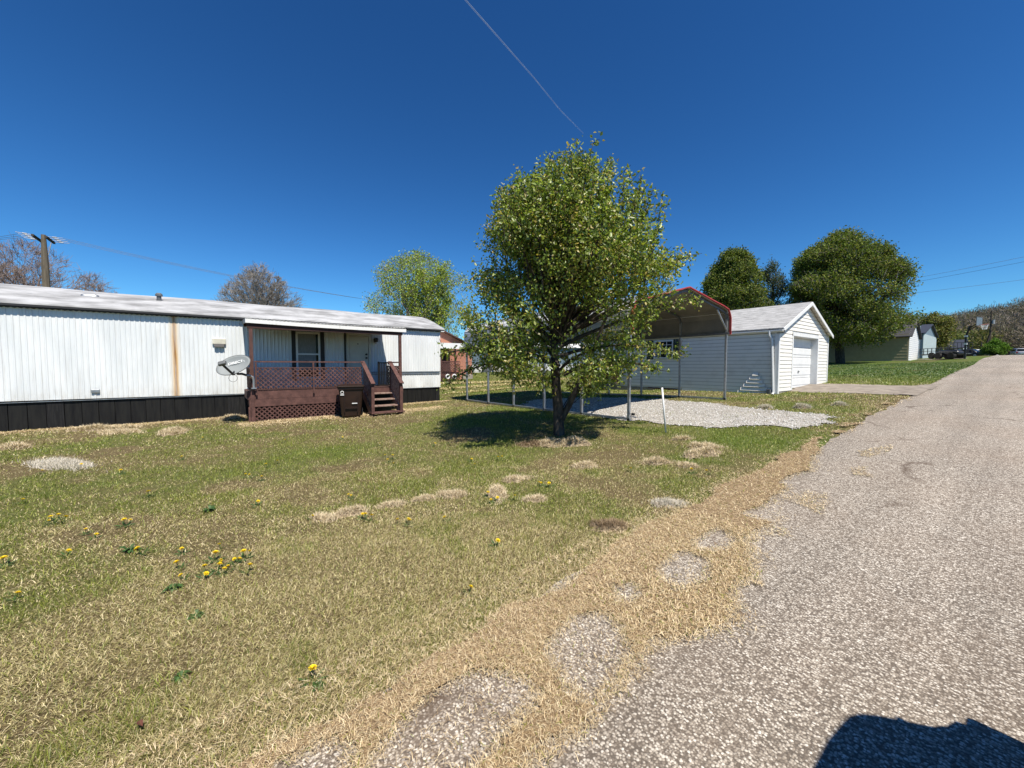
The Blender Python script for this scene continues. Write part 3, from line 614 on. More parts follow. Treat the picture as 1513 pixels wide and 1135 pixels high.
# window, shutters, door, lamp under the porch
mb = MB()
for a in ((2.06, 2.12), (2.73, 2.79)): mb.box((WX + .01, a[0], 1.2), (WX + .05, a[1], 2.76))
mb.box((WX + .011, 2.06, 2.70), (WX + .052, 2.79, 2.76)); mb.box((WX + .011, 2.06, 1.2), (WX + .052, 2.79, 1.26)); mb.box((WX + .011, 2.12, 2.0), (WX + .055, 2.73, 2.05))
w = P(mb, 'window', M['bracket'], home)
mb = MB(); mb.box((WX + .012, 2.12, 1.26), (WX + .022, 2.73, 2.70)); pn = mb.build('pane', M['glass'], None); pn.parent = w
mb = MB(); mb.box((WX + .023, 2.12, 1.5), (WX + .026, 2.66, 2.70)); cu = mb.build('curtain', M['curtain'], None); cu.parent = w
for a in (2.0, 2.80):
    mb = MB(); mb.box((WX + .012, a - .06 if a < 2.5 else a, 1.15), (WX + .035, a + .06 if a < 2.5 else a + .12, 2.78)); P(mb, 'shutter', M['darktrim'], home)
mb = MB(); mb.box((WX + .012, 3.57, .82), (WX + .035, 3.62, 2.80)); P(mb, 'shutter', M['darktrim'], home)
mb = MB(); mb.box((WX + .01, 3.65, .86), (WX + .06, 3.73, 2.80)); mb.box((WX + .01, 4.40, .86), (WX + .06, 4.48, 2.80)); mb.box((WX + .011, 3.73, 2.72), (WX + .058, 4.40, 2.80))
df = P(mb, 'door_frame', M['doorpaint'], home)
mb = MB(); mb.box((WX + .01, 3.74, .88), (WX + .035, 4.39, 2.71)); dr = P(mb, 'door', M['doorpaint'], home)
def sub(mb, name, m, par, root, **k):
    o = mb.build(name, m, None, **k); o.parent = par; return o
for z in (1.92, 2.05): mb = MB(); mb.tube([(WX + .03, 4.31, z), (WX + .09, 4.31, z)], [.03, .038], 10); sub(mb, 'knob', M['black'], dr, home)
mb = MB(); mb.tube([(WX + .03, 4.03, 2.42), (WX + .042, 4.03, 2.42)], .022, 10); sub(mb, 'peephole', M['black'], dr, home)
mb = MB(); mb.bar((WX + .02, 4.66, 2.58), (WX + .1, 4.66, 2.6), .04); mb.tube([(WX + .1, 4.66, 2.66), (WX + .1, 4.66, 2.62), (WX + .1, 4.66, 2.5)], [.05, .09, .075], 10)
lp = P(mb, 'porch_lamp', M['black'], home); mb = MB(); mb.tube([(WX + .1, 4.66, 2.5), (WX + .1, 4.66, 2.44)], [.06, .045], 10); sub(mb, 'lamp_glass', M['lens'], lp, home)

# ================================================================== porch
DX = -13.0
porch = empty('porch', (-13.7, 2.9, zr(-13.5, 3)), 0, 'small roofed porch of brown painted wood with lattice rails on the trailer', 'porch')
def lattice(mb, o, u, v, W, H, gap=.1, w=.034, t=.008, nrm=(1, 0, 0)):
    o = Vector(o); u = Vector(u); v = Vector(v); nrm = Vector(nrm)
    for s, off in ((1, 0), (-1, t)):
        c = -H if s == 1 else 0
        k = c - (c % gap)
        rng_ = np.arange(-H, W, gap * 1.25) if s == 1 else np.arange(0, W + H, gap * 1.25)
        for a in rng_:
            # line x = a + s*z, z in 0..H clip x to 0..W
            z0, z1 = 0., H
            if s == 1: z0 = max(z0, -a); z1 = min(z1, W - a)
            else: z0 = max(z0, a - W); z1 = min(z1, a)
            if z1 - z0 < .03: continue
            p = o + u * (a + s * z0) + v * z0 + nrm * off; q = o + u * (a + s * z1) + v * z1 + nrm * off
            mb.bar(p, q, w, t, up=u.cross(v)) if False else mb.bar(p, q, t, w, up=v) if False else _slat(mb, p, q, w, t, u, v)
    return mb
def _slat(mb, p, q, w, t, u, v):
    d = (q - p).normalized(); nn = u.cross(v).normalized(); a = d.cross(nn) * w / 2; c = nn * t / 2
    vs = [p - a - c, p + a - c, p + a + c, p - a + c, q - a - c, q + a - c, q + a + c, q - a + c]
    mb.add(vs, [(0, 1, 2, 3), (7, 6, 5, 4), (0, 4, 5, 1), (1, 5, 6, 2), (2, 6, 7, 3), (3, 7, 4, 0)])
PL, PR = .65, 5.08
mb = MB(); x = DX
while x > WX + .1:
    mb.box((x - .135, PL, .893), (x, PR, .93)); x -= .142
P(mb, 'deck', M['darkwood'], porch)
mb = MB(); mb.box((DX, PL - .02, .70), (DX + .035, 3.70, .925)); mb.box((DX + .01, PL + .02, .49), (DX + .045, 2.92, .695)); mb.box((DX + .012, 2.93, .51), (DX + .048, 3.70, .69))
mb.box((DX, 3.70, .74), (DX + .03, 4.7, .89)); mb.box((DX, 4.7, .70), (DX + .035, PR + .02, .925)); mb.box((WX + .06, PL - .025, .70), (DX, PL + .01, .92)); mb.box((WX + .06, PR - .01, .70), (DX, PR + .025, .92)); mb.box((WX + .3, PL + .05, .45), (DX - .05, PL + .09, .68))
P(mb, 'fascia', M['redwood'], porch)
def post(y, z0, z1, w=.09, m='redwood', x=DX + .02):
    mb = MB(); mb.box((x - w / 2, y - w / 2, z0), (x + w / 2, y + w / 2, z1)); return P(mb, 'post', M[m], porch, bevel=.006)
post(PL + .1, zf(DX, PL) - .1, 2.72); post(PR - .07, zf(DX, PR) - .1, 2.72); post(WX_ := WX + .12, 0, 0) if False else None
for y, zt_ in ((.84, 1.72), (2.29, 1.73), (4.64, 1.74)):
    mb = MB(); mb.box((DX + .07, y - .022, .82), (DX + .105, y + .022, zt_)); P(mb, 'rail_post', M['redwood'], porch)
mb = MB(); mb.box((DX + .035, PL + .16, 1.735), (DX + .11, 3.74, 1.775)); P(mb, 'top_rail', M['redwood'], porch)
mb = MB(); mb.box((DX + .035, 4.6, 1.735), (DX + .11, PR - .13, 1.775)); P(mb, 'top_rail', M['darkwood'], porch)
mb = MB(); mb.box((WX + .05, PL + .03, 1.735), (DX - .03, PL + .08, 1.775)); P(mb, 'top_rail', M['darkwood'], porch)
mb = MB(); mb.box((WX + .05, PR - .08, 1.735), (DX - .03, PR - .03, 1.775)); P(mb, 'top_rail', M['darkwood'], porch)
for (o_, u_, W_, z0, z1, nm, nr) in (((DX + .05, .86, 0), (0, 1, 0), 1.4, .99, 1.58, 'rail_lattice', (1, 0, 0)), ((DX + .05, 2.32, 0), (0, 1, 0), 1.4, .99, 1.58, 'rail_lattice', (1, 0, 0)),
                          ((DX + .02, PL + .02, 0), (0, 1, 0), 3.0, .06, .49, 'skirt_lattice', (1, 0, 0)), ((WX + .1, PL + .05, 0), (1, 0, 0), 1.35, .99, 1.58, 'rail_lattice', (0, 1, 0)),
                          ((WX + .1, PR - .05, 0), (1, 0, 0), 1.35, .97, 1.62, 'rail_lattice', (0, 1, 0)), ((DX + .05, 4.68, 0), (0, 1, 0), .3, .97, 1.6, 'rail_lattice', (1, 0, 0))):
    mb = MB(); lattice(mb, (o_[0], o_[1], z0), u_, (0, 0, 1), W_, z1 - z0, nrm=nr)
    u = Vector(u_); o2 = Vector(o_)
    if nm == 'rail_lattice':
        mb.bar(o2 + Vector((0, 0, z1)), o2 + u * W_ + Vector((0, 0, z1)), .03, .03)
    else:
        mb.bar(o2 + Vector((.01, 0, z0)), o2 + u * W_ + Vector((.01, 0, z0)), .02, .05); mb.bar(o2 + Vector((.01, 0, z0)), o2 + Vector((.01, 0, z1)), .05, .03)
    P(mb, nm, M['redwood'], porch)
# roof: corrugated sheet on a beam, sagging a little, fascia board in front
mb = MB(); N = 46; ya, yb = PL - .02, PR + .12
for i in range(N * 4 + 1):
    y = ya + (yb - ya) * i / (N * 4); d = (0, .012, .012, 0)[i % 4]; sag = -.02 * math.sin((y - ya) / (yb - ya) * 3.14)
    mb.v += [(DX + .1, y, 2.935 + d + sag), (WX + .03, y - (.35 if y > 4.6 else 0) * (y - 4.6) / .6, 3.03 + d)]
for i in range(N * 4): mb.f.append((2 * i, 2 * i + 2, 2 * i + 3, 2 * i + 1)); mb.mi.append(0)
pr = P(mb, 'porch_roof', M['bracket'], porch); sd = pr.modifiers.new('s', 'SOLIDIFY'); sd.thickness = .006
mb = MB(); n = 14
for i in range(n):
    y0 = ya + (yb - ya) * i / n; y1 = ya + (yb - ya) * (i + 1) / n; s0 = -.02 * math.sin(i / n * 3.14) - .03 * i / n; s1 = -.02 * math.sin((i + 1) / n * 3.14) - .03 * (i + 1) / n
    mb.add([(DX + .1, y0, 2.82 + s0), (DX + .125, y0, 2.82 + s0), (DX + .125, y0, 2.925 + s0), (DX + .1, y0, 2.925 + s0), (DX + .1, y1, 2.82 + s1), (DX + .125, y1, 2.82 + s1), (DX + .125, y1, 2.925 + s1), (DX + .1, y1, 2.925 + s1)],
           [(0, 1, 2, 3), (7, 6, 5, 4), (0, 4, 5, 1), (1, 5, 6, 2), (2, 6, 7, 3), (3, 7, 4, 0)])
P(mb, 'roof_fascia', M['bracket'], porch)
mb = MB(); mb.prism([(DX + .098, ya, 2.82), (DX + .098, ya, 2.93), (WX + .03, ya, 3.03), (WX + .03, ya, 2.92)], (0, .02, 0)); P(mb, 'roof_side_trim', M['galv'], porch)
mb = MB(); mb.box((DX - .03, PL + .02, 2.68), (DX + .07, PR, 2.80)); mb.box((WX + .04, PL + .02, 2.84), (WX + .09, PR - .2, 2.93))
for y in np.arange(PL + .3, PR - .2, .6): mb.bar((DX - .03, y, 2.79), (WX + .06, y, 2.9), .04, .09)
P(mb, 'roof_beam', M['darkwood'], porch)
mb = MB(); mb.prism([(DX + .06, PL + .03, 2.80), (DX + .06, PL + .03, 2.815), (WX + .05, PL + .03, 2.945), (WX + .05, PL + .03, 2.93)], (0, PR - PL - .2, 0)); P(mb, 'ceiling', M['darkwood'], porch)  # dark ceiling boards added to cut bounced light inside the porch
mb = MB()
for z, xa, xb in ((.75, DX, DX + .29), (.57, DX + .25, DX + .54), (.385, DX + .5, DX + .80), (.20, DX + .76, DX + 1.06)):
    y0, y1 = (3.78, 4.62) if z > .3 else (3.7, 4.76)
    mb = MB(); mb.box((xa, y0, z - .04), (xb, y1, z)); P(mb, 'tread', M['redwood_worn'] if z > .3 else M['redwood'], porch, bevel=.004)
for y in (3.74, 4.64):
    mb = MB(); mb.prism([(DX, y, .88), (DX + 1.02, y, .2), (DX + 1.02, y, .04), (DX + .8, y, .04), (DX, y, .6)], (0, .035, 0)); P(mb, 'stringer', M['redwood_worn'], porch)
    mb = MB(); mb.box((DX + .93, y - .03, .05), (DX + 1.02, y + .06, 1.05)); P(mb, 'stair_post', M['redwood'], porch)
    mb = MB(); mb.bar((DX, y + .01, 1.78), (DX + 1.08, y + .01, 1.08), .13, .035); P(mb, 'handrail', M['redwood'], porch)
    mb = MB()
    for k in range(8):
        t = .06 + k * .118; mb.box((DX + t - .02, y + .02, .88 - t * .68), (DX + t + .045, y + .038, 1.72 - t * .66))
    P(mb, 'baluster_panel', M['redwood_worn'], porch)
# black gate leaning back against the side rail
mb = MB(); mb.box((DX - .55, 4.42, .93), (DX - .5, 4.47, 1.78)); 
for k in range(6): mb.box((DX - .54, 4.47 + k * .06, .98), (DX - .52, 4.5 + k * .06, 1.72))
mb.box((DX - .55, 4.47, 1.72), (DX - .5, 4.86, 1.76)); mb.box((DX - .55, 4.47, .95), (DX - .5, 4.86, .99)); P(mb, 'gate', M['black'], porch)

# ================================================================== wheeled cart by the steps
cx, cy = -12.32, 3.2; cz = zf(cx, cy)
cart = empty('trash_cart', (cx, cy, cz), R(-14), 'dark brown wheeled trash cart standing between lattice and porch steps', 'trash cart')
def loftbox(levels, n=4):       # levels: (z, x0, x1, y0, y1, r)
    mb = MB(); m = 0
    for z, x0, x1, y0, y1, r in levels:
        pts = []
        for (ccx, ccy, a0) in ((x1 - r, y1 - r, 0), (x0 + r, y1 - r, 90), (x0 + r, y0 + r, 180), (x1 - r, y0 + r, 270)):
            for k in range(n + 1):
                t = R(a0 + 90 * k / n); pts.append((ccx + r * math.cos(t), ccy + r * math.sin(t), z))
        m = len(pts); mb.v += pts
    for i in range(len(levels) - 1):
        for k in range(m): mb.f.append((i * m + k, i * m + (k + 1) % m, (i + 1) * m + (k + 1) % m, (i + 1) * m + k))
    mb.f.append(tuple(range(m))[::-1]); mb.f.append(tuple(range((len(levels) - 1) * m, len(levels) * m))); mb.mi = [0] * len(mb.f); return mb
b = loftbox([(.03, -.22, .22, -.24, .24, .08), (.08, -.26, .25, -.26, .26, .07), (.55, -.31, .29, -.31, .31, .06), (.86, -.34, .31, -.335, .335, .05), (.87, -.37, .345, -.365, .365, .05), (.93, -.37, .345, -.365, .365, .05)])
b.build('body', M['blackpl'], cart, smooth=False, bevel=.006)
b = loftbox([(.93, -.40, .37, -.38, .38, .05), (.965, -.40, .38, -.39, .39, .05), (.99, -.36, .33, -.34, .34, .06), (1.01, -.26, .24, -.25, .25, .06)]); b.build('lid', M['blackpl'], cart, smooth=False, bevel=.006)
b = MB(); b.box((.275, -.19, .2), (.325, -.17, .75)); b.box((.275, .17, .2), (.325, .19, .75)); b.box((.29, -.16, .3), (.318, .16, .33)); b.build('body_rib', M['blackpl'], cart)
b = MB(); b.tube([(-.42, -.2, .95), (-.42, .2, .95)], .016, 8); b.build('handle', M['blackpl'], cart)
for y in (-.3, .3):
    b = MB(); b.tube([(-.27, y - .03, .13), (-.27, y + .03, .13)], .13, 20); b.build('wheel', M['rubber'], cart)
b = MB(); b.box((.302, .02, .44), (.312, .17, .465)); b.build('label_strip', M['white'], cart)
b = MB(); n = 14; vs = []
for k in range(n):
    t = R(-20 + 220 * k / (n - 1)); vs += [(.322, -.24 + .045 * math.cos(t), .79 + .045 * math.sin(t)), (.322, -.24 + .028 * math.cos(t), .79 + .028 * math.sin(t))]
b.add(vs, [(2 * k, 2 * k + 2, 2 * k + 3, 2 * k + 1) for k in range(n - 1)]); b.box((.315, -.285, .74), (.322, -.195, .755)); b.box((.315, -.29, .70), (.322, -.19, .722)); b.build('logo_decal', M['bracket'], cart)

# ================================================================== satellite dish
nd = Vector((.66, -.52, .52)).normalized(); uu = Vector((-nd.y, nd.x, 0)).normalized(); vv = nd.cross(uu)
roll = R(18); u2 = uu * math.cos(roll) + vv * math.sin(roll); v2 = -uu * math.sin(roll) + vv * math.cos(roll)
dc = Vector((-12.72, .33, 1.66))
dish = empty('satellite_dish', (-12.93, .62, 1.0), 0, 'grey oval satellite dish lettered in white on the porch corner', 'satellite dish')
A_, B_ = .43, .30
mb = MB(); nr, na = 8, 40; cen = dc - nd * .09; mb.v.append(cen)
for i in range(1, nr + 1):
    q = i / nr
    for k in range(na):
        t = 2 * math.pi * k / na; mb.v.append(cen + u2 * A_ * q * math.cos(t) + v2 * B_ * q * math.sin(t) + nd * .09 * q * q)
mb.f = [(0, 1 + k, 1 + (k + 1) % na) for k in range(na)] + [(1 + i * na + k, 1 + (i + 1) * na + k, 1 + (i + 1) * na + (k + 1) % na, 1 + i * na + (k + 1) % na) for i in range(nr - 1) for k in range(na)]
mb.mi = [0] * len(mb.f)
rf = P(mb, 'reflector', M['dish'], dish, smooth=True); sd = rf.modifiers.new('s', 'SOLIDIFY'); sd.thickness = .014; sd.offset = 0
mb = MB(); mb.tube([dc + u2 * A_ * math.cos(2 * math.pi * k / 40) + v2 * B_ * math.sin(2 * math.pi * k / 40) for k in range(41)], .009, 6, cap=False); P(mb, 'rim', M['dishd'], dish)
low = dc - v2 * B_ * 1.0; lnb = dc + nd * .40 - v2 * .20 - u2 * .02
mb = MB(); mb.bar(low - nd * .02, lnb - v2 * .03, .035, .045); P(mb, 'feed_arm', M['black'], dish)
mb = MB(); mb.bar(lnb - u2 * .09, lnb + u2 * .09, .11, .09, up=nd); P(mb, 'receiver_head', M['dishd'], dish, bevel=.02)
mb = MB(); bk = dc - nd * .12 - v2 * .1
mb.tube([bk, bk - nd * .07 + Vector((0, 0, -.06)), Vector((-12.86, .52, 1.42)), Vector((-12.86, .62, 1.38))], .032, 8); mb.bar(low - nd * .01, bk, .06, .05); P(mb, 'bracket', M['black'], dish)
mb = MB(); mb.tube([(-12.86, .6, 1.38), (-12.86, .70, 1.37), (-12.86, .765, 1.32), (-12.86, .78, 1.24), (-12.86, .78, 1.03)], .028, 10); mb.box((-12.93, .72, 1.0), (-12.83, .84, 1.03)); P(mb, 'mast', M['galv'], dish)
mb = MB(); c0 = low + Vector((.02, .0, -.1)); mb.tube([c0 + Vector((.0, .1 * math.cos(t) * .9, .1 * math.sin(t))) for t in np.linspace(0, 6.28, 24)], .005, 5); P(mb, 'cable_loop', M['black'], dish)
def text(body, size, m, par, mw, name='lettering'):
    c = D.curves.new(name, 'FONT'); c.body = body; c.size = size; c.extrude = .0015; c.align_x = 'CENTER'; c.align_y = 'CENTER'; c.materials.append(m); c.offset = size * .02
    o = D.objects.new(name, c); COL.objects.link(o); bpy.context.view_layer.update()
    me = D.meshes.new_from_object(o.evaluated_get(bpy.context.evaluated_depsgraph_get())); D.objects.remove(o)
    me.transform(mw); o = D.objects.new(name, me); COL.objects.link(o); o.parent = par; o.matrix_parent_inverse = Matrix.Translation(-par.location); return o
def frame(u, v, n, p): return Matrix(((u.x, v.x, n.x, p.x), (u.y, v.y, n.y, p.y), (u.z, v.z, n.z, p.z), (0, 0, 0, 1)))
text("DIRECTV", .112, M['white'], dish, frame(u2, v2, nd, dc + nd * (-.045) + v2 * .10 + u2 * .06))
mb = MB(); ctr = dc + nd * (-.035) + v2 * .10 - u2 * .27
mb.prism([ctr + u2 * .045 * math.cos(t) + v2 * .045 * math.sin(t) for t in np.linspace(-1.3, 1.3, 10)] + [ctr - u2 * .035 + v2 * .035, ctr - u2 * .01, ctr - u2 * .035 - v2 * .035], nd * .003); P(mb, 'logo_mark', M['white'], dish)

# ================================================================== garage
GX, GY, GW, GL = -5.34, 16.1, 5.8, 7.9      # front plane x, near side y, width, length
gz = zr(GX, GY)
gar = empty('garage', (GX - GL / 2, GY + GW / 2, gz), 0, 'white lap-sided single garage with bleached gable roof and closed door', 'garage')
EZ, PK = 2.93, 4.1
def laps(mb, u0, u1, zb, ztop, pos, out, exp=.142, clip=None):
    z = zb
    while z < ztop - .01:
        z1 = min(z + exp, ztop); a0, a1 = u0, u1
        segs = [(a0, a1)]
        if clip: segs = clip(z, z1, a0, a1)
        for s0, s1, *r in segs:
            t0, t1 = (r + [s0, s1])[:2] if r else (s0, s1)
            b0 = pos(s0, z, .016); b1 = pos(s1, z, .016); c1 = pos(t1, z1, .003); c0 = pos(t0, z1, .003); d0 = pos(s0, z, -.01); d1 = pos(s1, z, -.01)
            mb.add([b0, b1, c1, c0, d0, d1], [(0, 1, 2, 3), (4, 5, 1, 0)])
        z = z1
DY0, DY1, DZ = GY + 1.32, GY + 4.42, 2.88     # door opening incl. trim
def clipf(z, z1, a0, a1):
    out = []
    def yl(zz): return a0 + max(0, (zz - EZ) / (PK - EZ)) * (a1 - a0) / 2
    L0, L1 = yl(z), yl(z1); H0, H1 = a0 + a1 - L0, a0 + a1 - L1
    if z < DZ - .01: out += [(L0, DY0, L1, DY0), (DY1, H0, DY1, H1)]
    else: out += [(L0, H0, L1, H1)]
    return out
mb = MB(); 
def gp(y, z, o): return (GX + o, y, z)
# front wall courses; tops handled with slanted ends
z = .70
while z < PK - .12:
    z1 = min(z + .142, PK - .1)
    for s in clipf(z, z1, GY, GY + GW):
        s0, s1, t0, t1 = s
        if z >= DZ - .01: s0 = min(s0, GY + GW / 2); t0 = min(t0, GY + GW / 2)
        mb.add([gp(s0, z, .018), gp(s1, z, .018), gp(t1, z1, .003), gp(t0, z1, .003), gp(s0, z, -.01), gp(s1, z, -.01)], [(0, 1, 2, 3), (4, 5, 1, 0)])
    z = z1
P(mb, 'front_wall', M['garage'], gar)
mb = MB(); mb.box((GX - .02, GY + .02, .4), (GX - .06, DY0 + .02, EZ)); mb.box((GX - .02, DY1 - .02, .4), (GX - .06, GY + GW - .02, EZ)); mb.prism([(GX - .02, GY + .05, DZ), (GX - .02, GY + GW - .05, DZ), (GX - .02, GY + GW - .05, EZ), (GX - .02, GY + GW / 2, PK - .08), (GX - .02, GY + .05, EZ)], (-.04, 0, 0))
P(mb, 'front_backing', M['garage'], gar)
def base_z(x): return .558 if x > -8.95 else .70
mb = MB()
# long side facing the carport: lap siding in two stretches; a wedge of lower courses is flared to catch sun
XB = GX - GL
def bulge(x, z):
    a = float(ss(-6.95, -6.05, x)) * (1 - float(ss(-5.75, -5.45, x))); return 0
for xa, xb in ((XB, -8.95), (-8.95, GX)):
    z = base_z((xa + xb) / 2)
    while z < 2.80:
        z1 = min(z + .142, 2.82)
        parts = [(xa, xb, .021)]
        if xb == GX and z < 1.3:       # wedge of boards shaped outward to catch the sun as a lit triangle
            wl_ = -6.71 + (z - .49) * .72; wr_ = -6.03 + (1.43 - z) * .53; parts = [(xa, wl_, .021), (wl_, wr_, .075), (wr_, xb, .021)]
        for pa, pb, o_ in parts:
            mb.add([(pa, GY - o_, z), (pb, GY - o_, z), (pb, GY - (.022 if o_ > .05 else .003), z1), (pa, GY - (.022 if o_ > .05 else .003), z1), (pa, GY + .01, z), (pb, GY + .01, z)], [(0, 1, 2, 3), (4, 5, 1, 0)])
        z = z1
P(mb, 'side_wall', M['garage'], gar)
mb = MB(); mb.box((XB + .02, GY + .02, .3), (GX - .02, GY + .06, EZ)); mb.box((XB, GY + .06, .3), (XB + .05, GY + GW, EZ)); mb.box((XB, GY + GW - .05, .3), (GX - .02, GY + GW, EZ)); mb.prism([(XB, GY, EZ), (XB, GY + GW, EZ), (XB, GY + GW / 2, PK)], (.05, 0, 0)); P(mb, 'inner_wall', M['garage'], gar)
mb = MB(); mb.box((XB - .02, GY - .01, .1), (-8.95, GY + .15, .635)); mb.box((-8.95, GY + .0, .1), (GX, GY + .1, .52)); mb.box((GX - .1, GY, .2), (GX + .0, GY + GW, .70)); P(mb, 'foundation', M['concrete'], gar)
mb = MB(); mb.prism([(-9.1, GY - .03, .62), (-10.6, GY - .03, .64), (-10.6, GY - .03, .60), (-9.9, GY - .03, .56), (-9.1, GY - .03, .50)], (0, .02, 0)); P(mb, 'rotten_board', M['darkwood'], gar)
for y in (GY - .02, GY + GW - .09): mb = MB(); mb.box((GX + .0, y, .62), (GX + .03, y + .11, EZ + .02)); P(mb, 'corner_board', M['white'], gar)
mb = MB(); mb.box((GX - .1, GY - .035, .62), (GX + .03, GY - .018, 2.85)); P(mb, 'corner_board', M['white'], gar)
# door surround and recessed door
mb = MB(); mb.box((GX, DY0, .72), (GX + .03, DY0 + .1, DZ)); mb.box((GX, DY1 - .1, .72), (GX + .03, DY1, DZ)); mb.box((GX + .001, DY0, DZ - .1), (GX + .035, DY1, DZ + .04)); mb.box((GX - .25, DY0 + .08, .72), (GX, DY0 + .1, DZ - .1)); mb.box((GX - .25, DY1 - .1, .72), (GX, DY1 - .08, DZ - .1)); mb.box((GX - .25, DY0 + .1, DZ - .12), (GX, DY1 - .1, DZ - .1))
P(mb, 'door_surround', M['white'], gar)
mb = MB(); zz = [.74, 1.14, 1.56, 1.98, 2.38, DZ - .1]; X = GX - .22
for a, b in zip(zz, zz[1:]):
    mb.box((X - .03, DY0 + .1, a + .006), (X, DY1 - .1, b - .006)); hgt = b - a
    mb.box((X + .0005, DY0 + .1, a + hgt * .28), (X + .012, DY1 - .1, b - hgt * .14))
gd = P(mb, 'garage_door', M['white'], gar)
mb = MB(); mb.box((X + .01, GY + 2.75, 1.38), (X + .05, GY + 2.87, 1.41)); mb.box((X + .01, GY + 2.8, 1.34), (X + .03, GY + 2.82, 1.44)); sub(mb, 'handle', M['galv_dark'], gd, gar)
# roof
ov, of = .07, .16
def roofz(y): c = GY + GW / 2; return PK + .06 - abs(y - c) * (PK - EZ) / (GW / 2)
mb = MB(); c = GY + GW / 2
for s in (-1, 1):
    e = c + s * (GW / 2 + ov); mb.prism([(GX + of, c, roofz(c)), (GX + of, e, roofz(e)), (GX + of, e, roofz(e) + .035), (GX + of, c, roofz(c) + .035)], (-(GL + 2 * of), 0, 0))
P(mb, 'roof', M['shingle'], gar)
for s in (-1, 1):
    e = c + s * (GW / 2 + ov); mb = MB(); mb.prism([(GX + of + .002, c, roofz(c) - .11), (GX + of + .002, e, roofz(e) - .11), (GX + of + .002, e, roofz(e) + .02), (GX + of + .002, c, roofz(c) + .02)], (.025, 0, 0)); P(mb, 'rake_board', M['white'], gar)
mb = MB()
for s in (-1, 1):
    e = c + s * (GW / 2 + ov); w_ = c + s * GW / 2; mb.add([(GX + of, c, roofz(c) - .01), (GX + of, e, roofz(e) - .01), (GX, e, roofz(e) - .01), (GX, c, roofz(c) - .01)], [(0, 1, 2, 3)])
mb.box((XB, GY - ov, EZ - .10), (GX + of, GY, EZ - .085)); P(mb, 'soffit', M['garage'], gar)
mb = MB(); mb.prism([(XB - .1, GY - ov, EZ - .1), (XB - .1, GY - ov - .07, EZ - .05), (XB - .1, GY - ov - .07, EZ + .0), (XB - .1, GY - ov, EZ + .0)], (GL + of + .1, 0, 0)); P(mb, 'gutter', M['white'], gar)
mb = MB(); mb.box((GX - .05, GY - ov, EZ - .13), (GX + of + .03, GY + .02, EZ - .03)); P(mb, 'eave_box', M['galv_dark'], gar)
mb = MB(); xd = GX - .2; mb.tube([(xd - .06, GY - ov - .04, EZ - .05), (xd - .06, GY - ov - .04, EZ - .17), (xd, GY - .08, EZ - .32), (xd + .02, GY - .07, EZ - .5), (xd + .1, GY - .07, .66), (xd + .12, GY - .2, .60)], .04, 8); P(mb, 'downspout', M['white'], gar)
mb = MB(); mb.box((-5.62, GY - .2, .45), (-5.5, GY - .04, .78)); P(mb, 'splash_box', M['galv_dark'], gar)
# window with muntins, curtain and dark green plank shutters
mb = MB(); wy = GY - .062; x0, x1, z0, z1 = -10.28, -9.38, 2.0, 2.76
mb.box((x0, wy, z0), (x0 + .04, wy + .03, z1)); mb.box((x1 - .04, wy, z0), (x1, wy + .03, z1)); mb.box((x0 + .04, wy, z1 - .04), (x1 - .04, wy + .03, z1)); mb.box((x0 - .02, wy - .02, z0 - .04), (x1 + .02, wy + .03, z0 + .02))
for k in (1, 2): xx = x0 + (x1 - x0) * k / 3; mb.box((xx - .01, wy + .004, z0 + .02), (xx + .01, wy + .02, z1 - .04))
for k in (1, 2, 3): zz_ = z0 + (z1 - z0) * k / 4; mb.box((x0 + .04, wy + .005, zz_ - .01), (x1 - .04, wy + .021, zz_ + .01))
w = P(mb, 'window', M['white'], gar)
mb = MB(); mb.box((x0 + .04, wy + .022, z0), (x1 - .04, wy + .03, z1)); sub(mb, 'pane', M['glass'], w, gar)
mb = MB(); mb.box((x0 + .05, wy + .0215, z0 + .05), (x0 + .32, wy + .0218, z1 - .22)); mb.box((x1 - .35, wy + .0215, z0 + .05), (x1 - .2, wy + .0218, z0 + .35)); sub(mb, 'curtain', M['curtain'], w, gar)
for xa in (-10.68, -9.36):
    mb = MB()
    for k in range(3): mb.box((xa + k * .115, GY - .045, 1.93), (xa + .085 + k * .115, GY - .024, 2.80))
    for z in (2.12, 2.6): mb.box((xa, GY - .06, z - .03), (xa + .315, GY - .046, z + .03))
    P(mb, 'shutter', M['dgreen'], gar)

# ================================================================== carport
cp = empty('carport', (-9.7, 10.5, zr(-9.7, 10.5)), 0, 'open steel carport with white sheet roof and red front trim beside the garage', 'carport')
CY0, CY1, CX0, NB = 8.0, 13.05, -5.8, 6
def gl(x): return zr(x, CY0) + .015
def gr(x): return zr(x, CY1) + .01
def arch(t, h=0):      # cross-section of the roof: returns (y, height above a line joining the two post feet)
    pts = [(0, 2.1), (0, 2.62), (.05, 2.74), (.17, 2.84), (.5, 2.93), (1.1, 3.05), (2.525, 3.36), (3.95, 3.05), (4.55, 2.93), (4.88, 2.84), (5.0, 2.74), (5.05, 2.62), (5.05, 2.1)]
    return pts
SEC = arch(0)
def cpz(x, yy, h): t = yy / 5.05; return gl(x) * (1 - t) + gr(x) * t + h
LEN = 7.75
mb = MB()
xs_ = np.linspace(CX0 + .08, CX0 - LEN - .15, 28)
for x in xs_:
    for (yy, h) in SEC:
        o_ = .035; cyy = yy - 2.525; L_ = math.hypot(cyy, (h - 1.4)); mb.v.append((x, CY0 + yy + cyy / L_ * o_ * 1.2, cpz(CX0, yy, h) + .035 * (h > 2.8) - (cpz(CX0, yy, 0) - cpz(x, yy, 0)) * 0))
n = len(SEC)
for i in range(len(xs_) - 1):
    for k in range(n - 1): mb.f.append((i * n + k, i * n + k + 1, (i + 1) * n + k + 1, (i + 1) * n + k)); mb.mi.append(0)
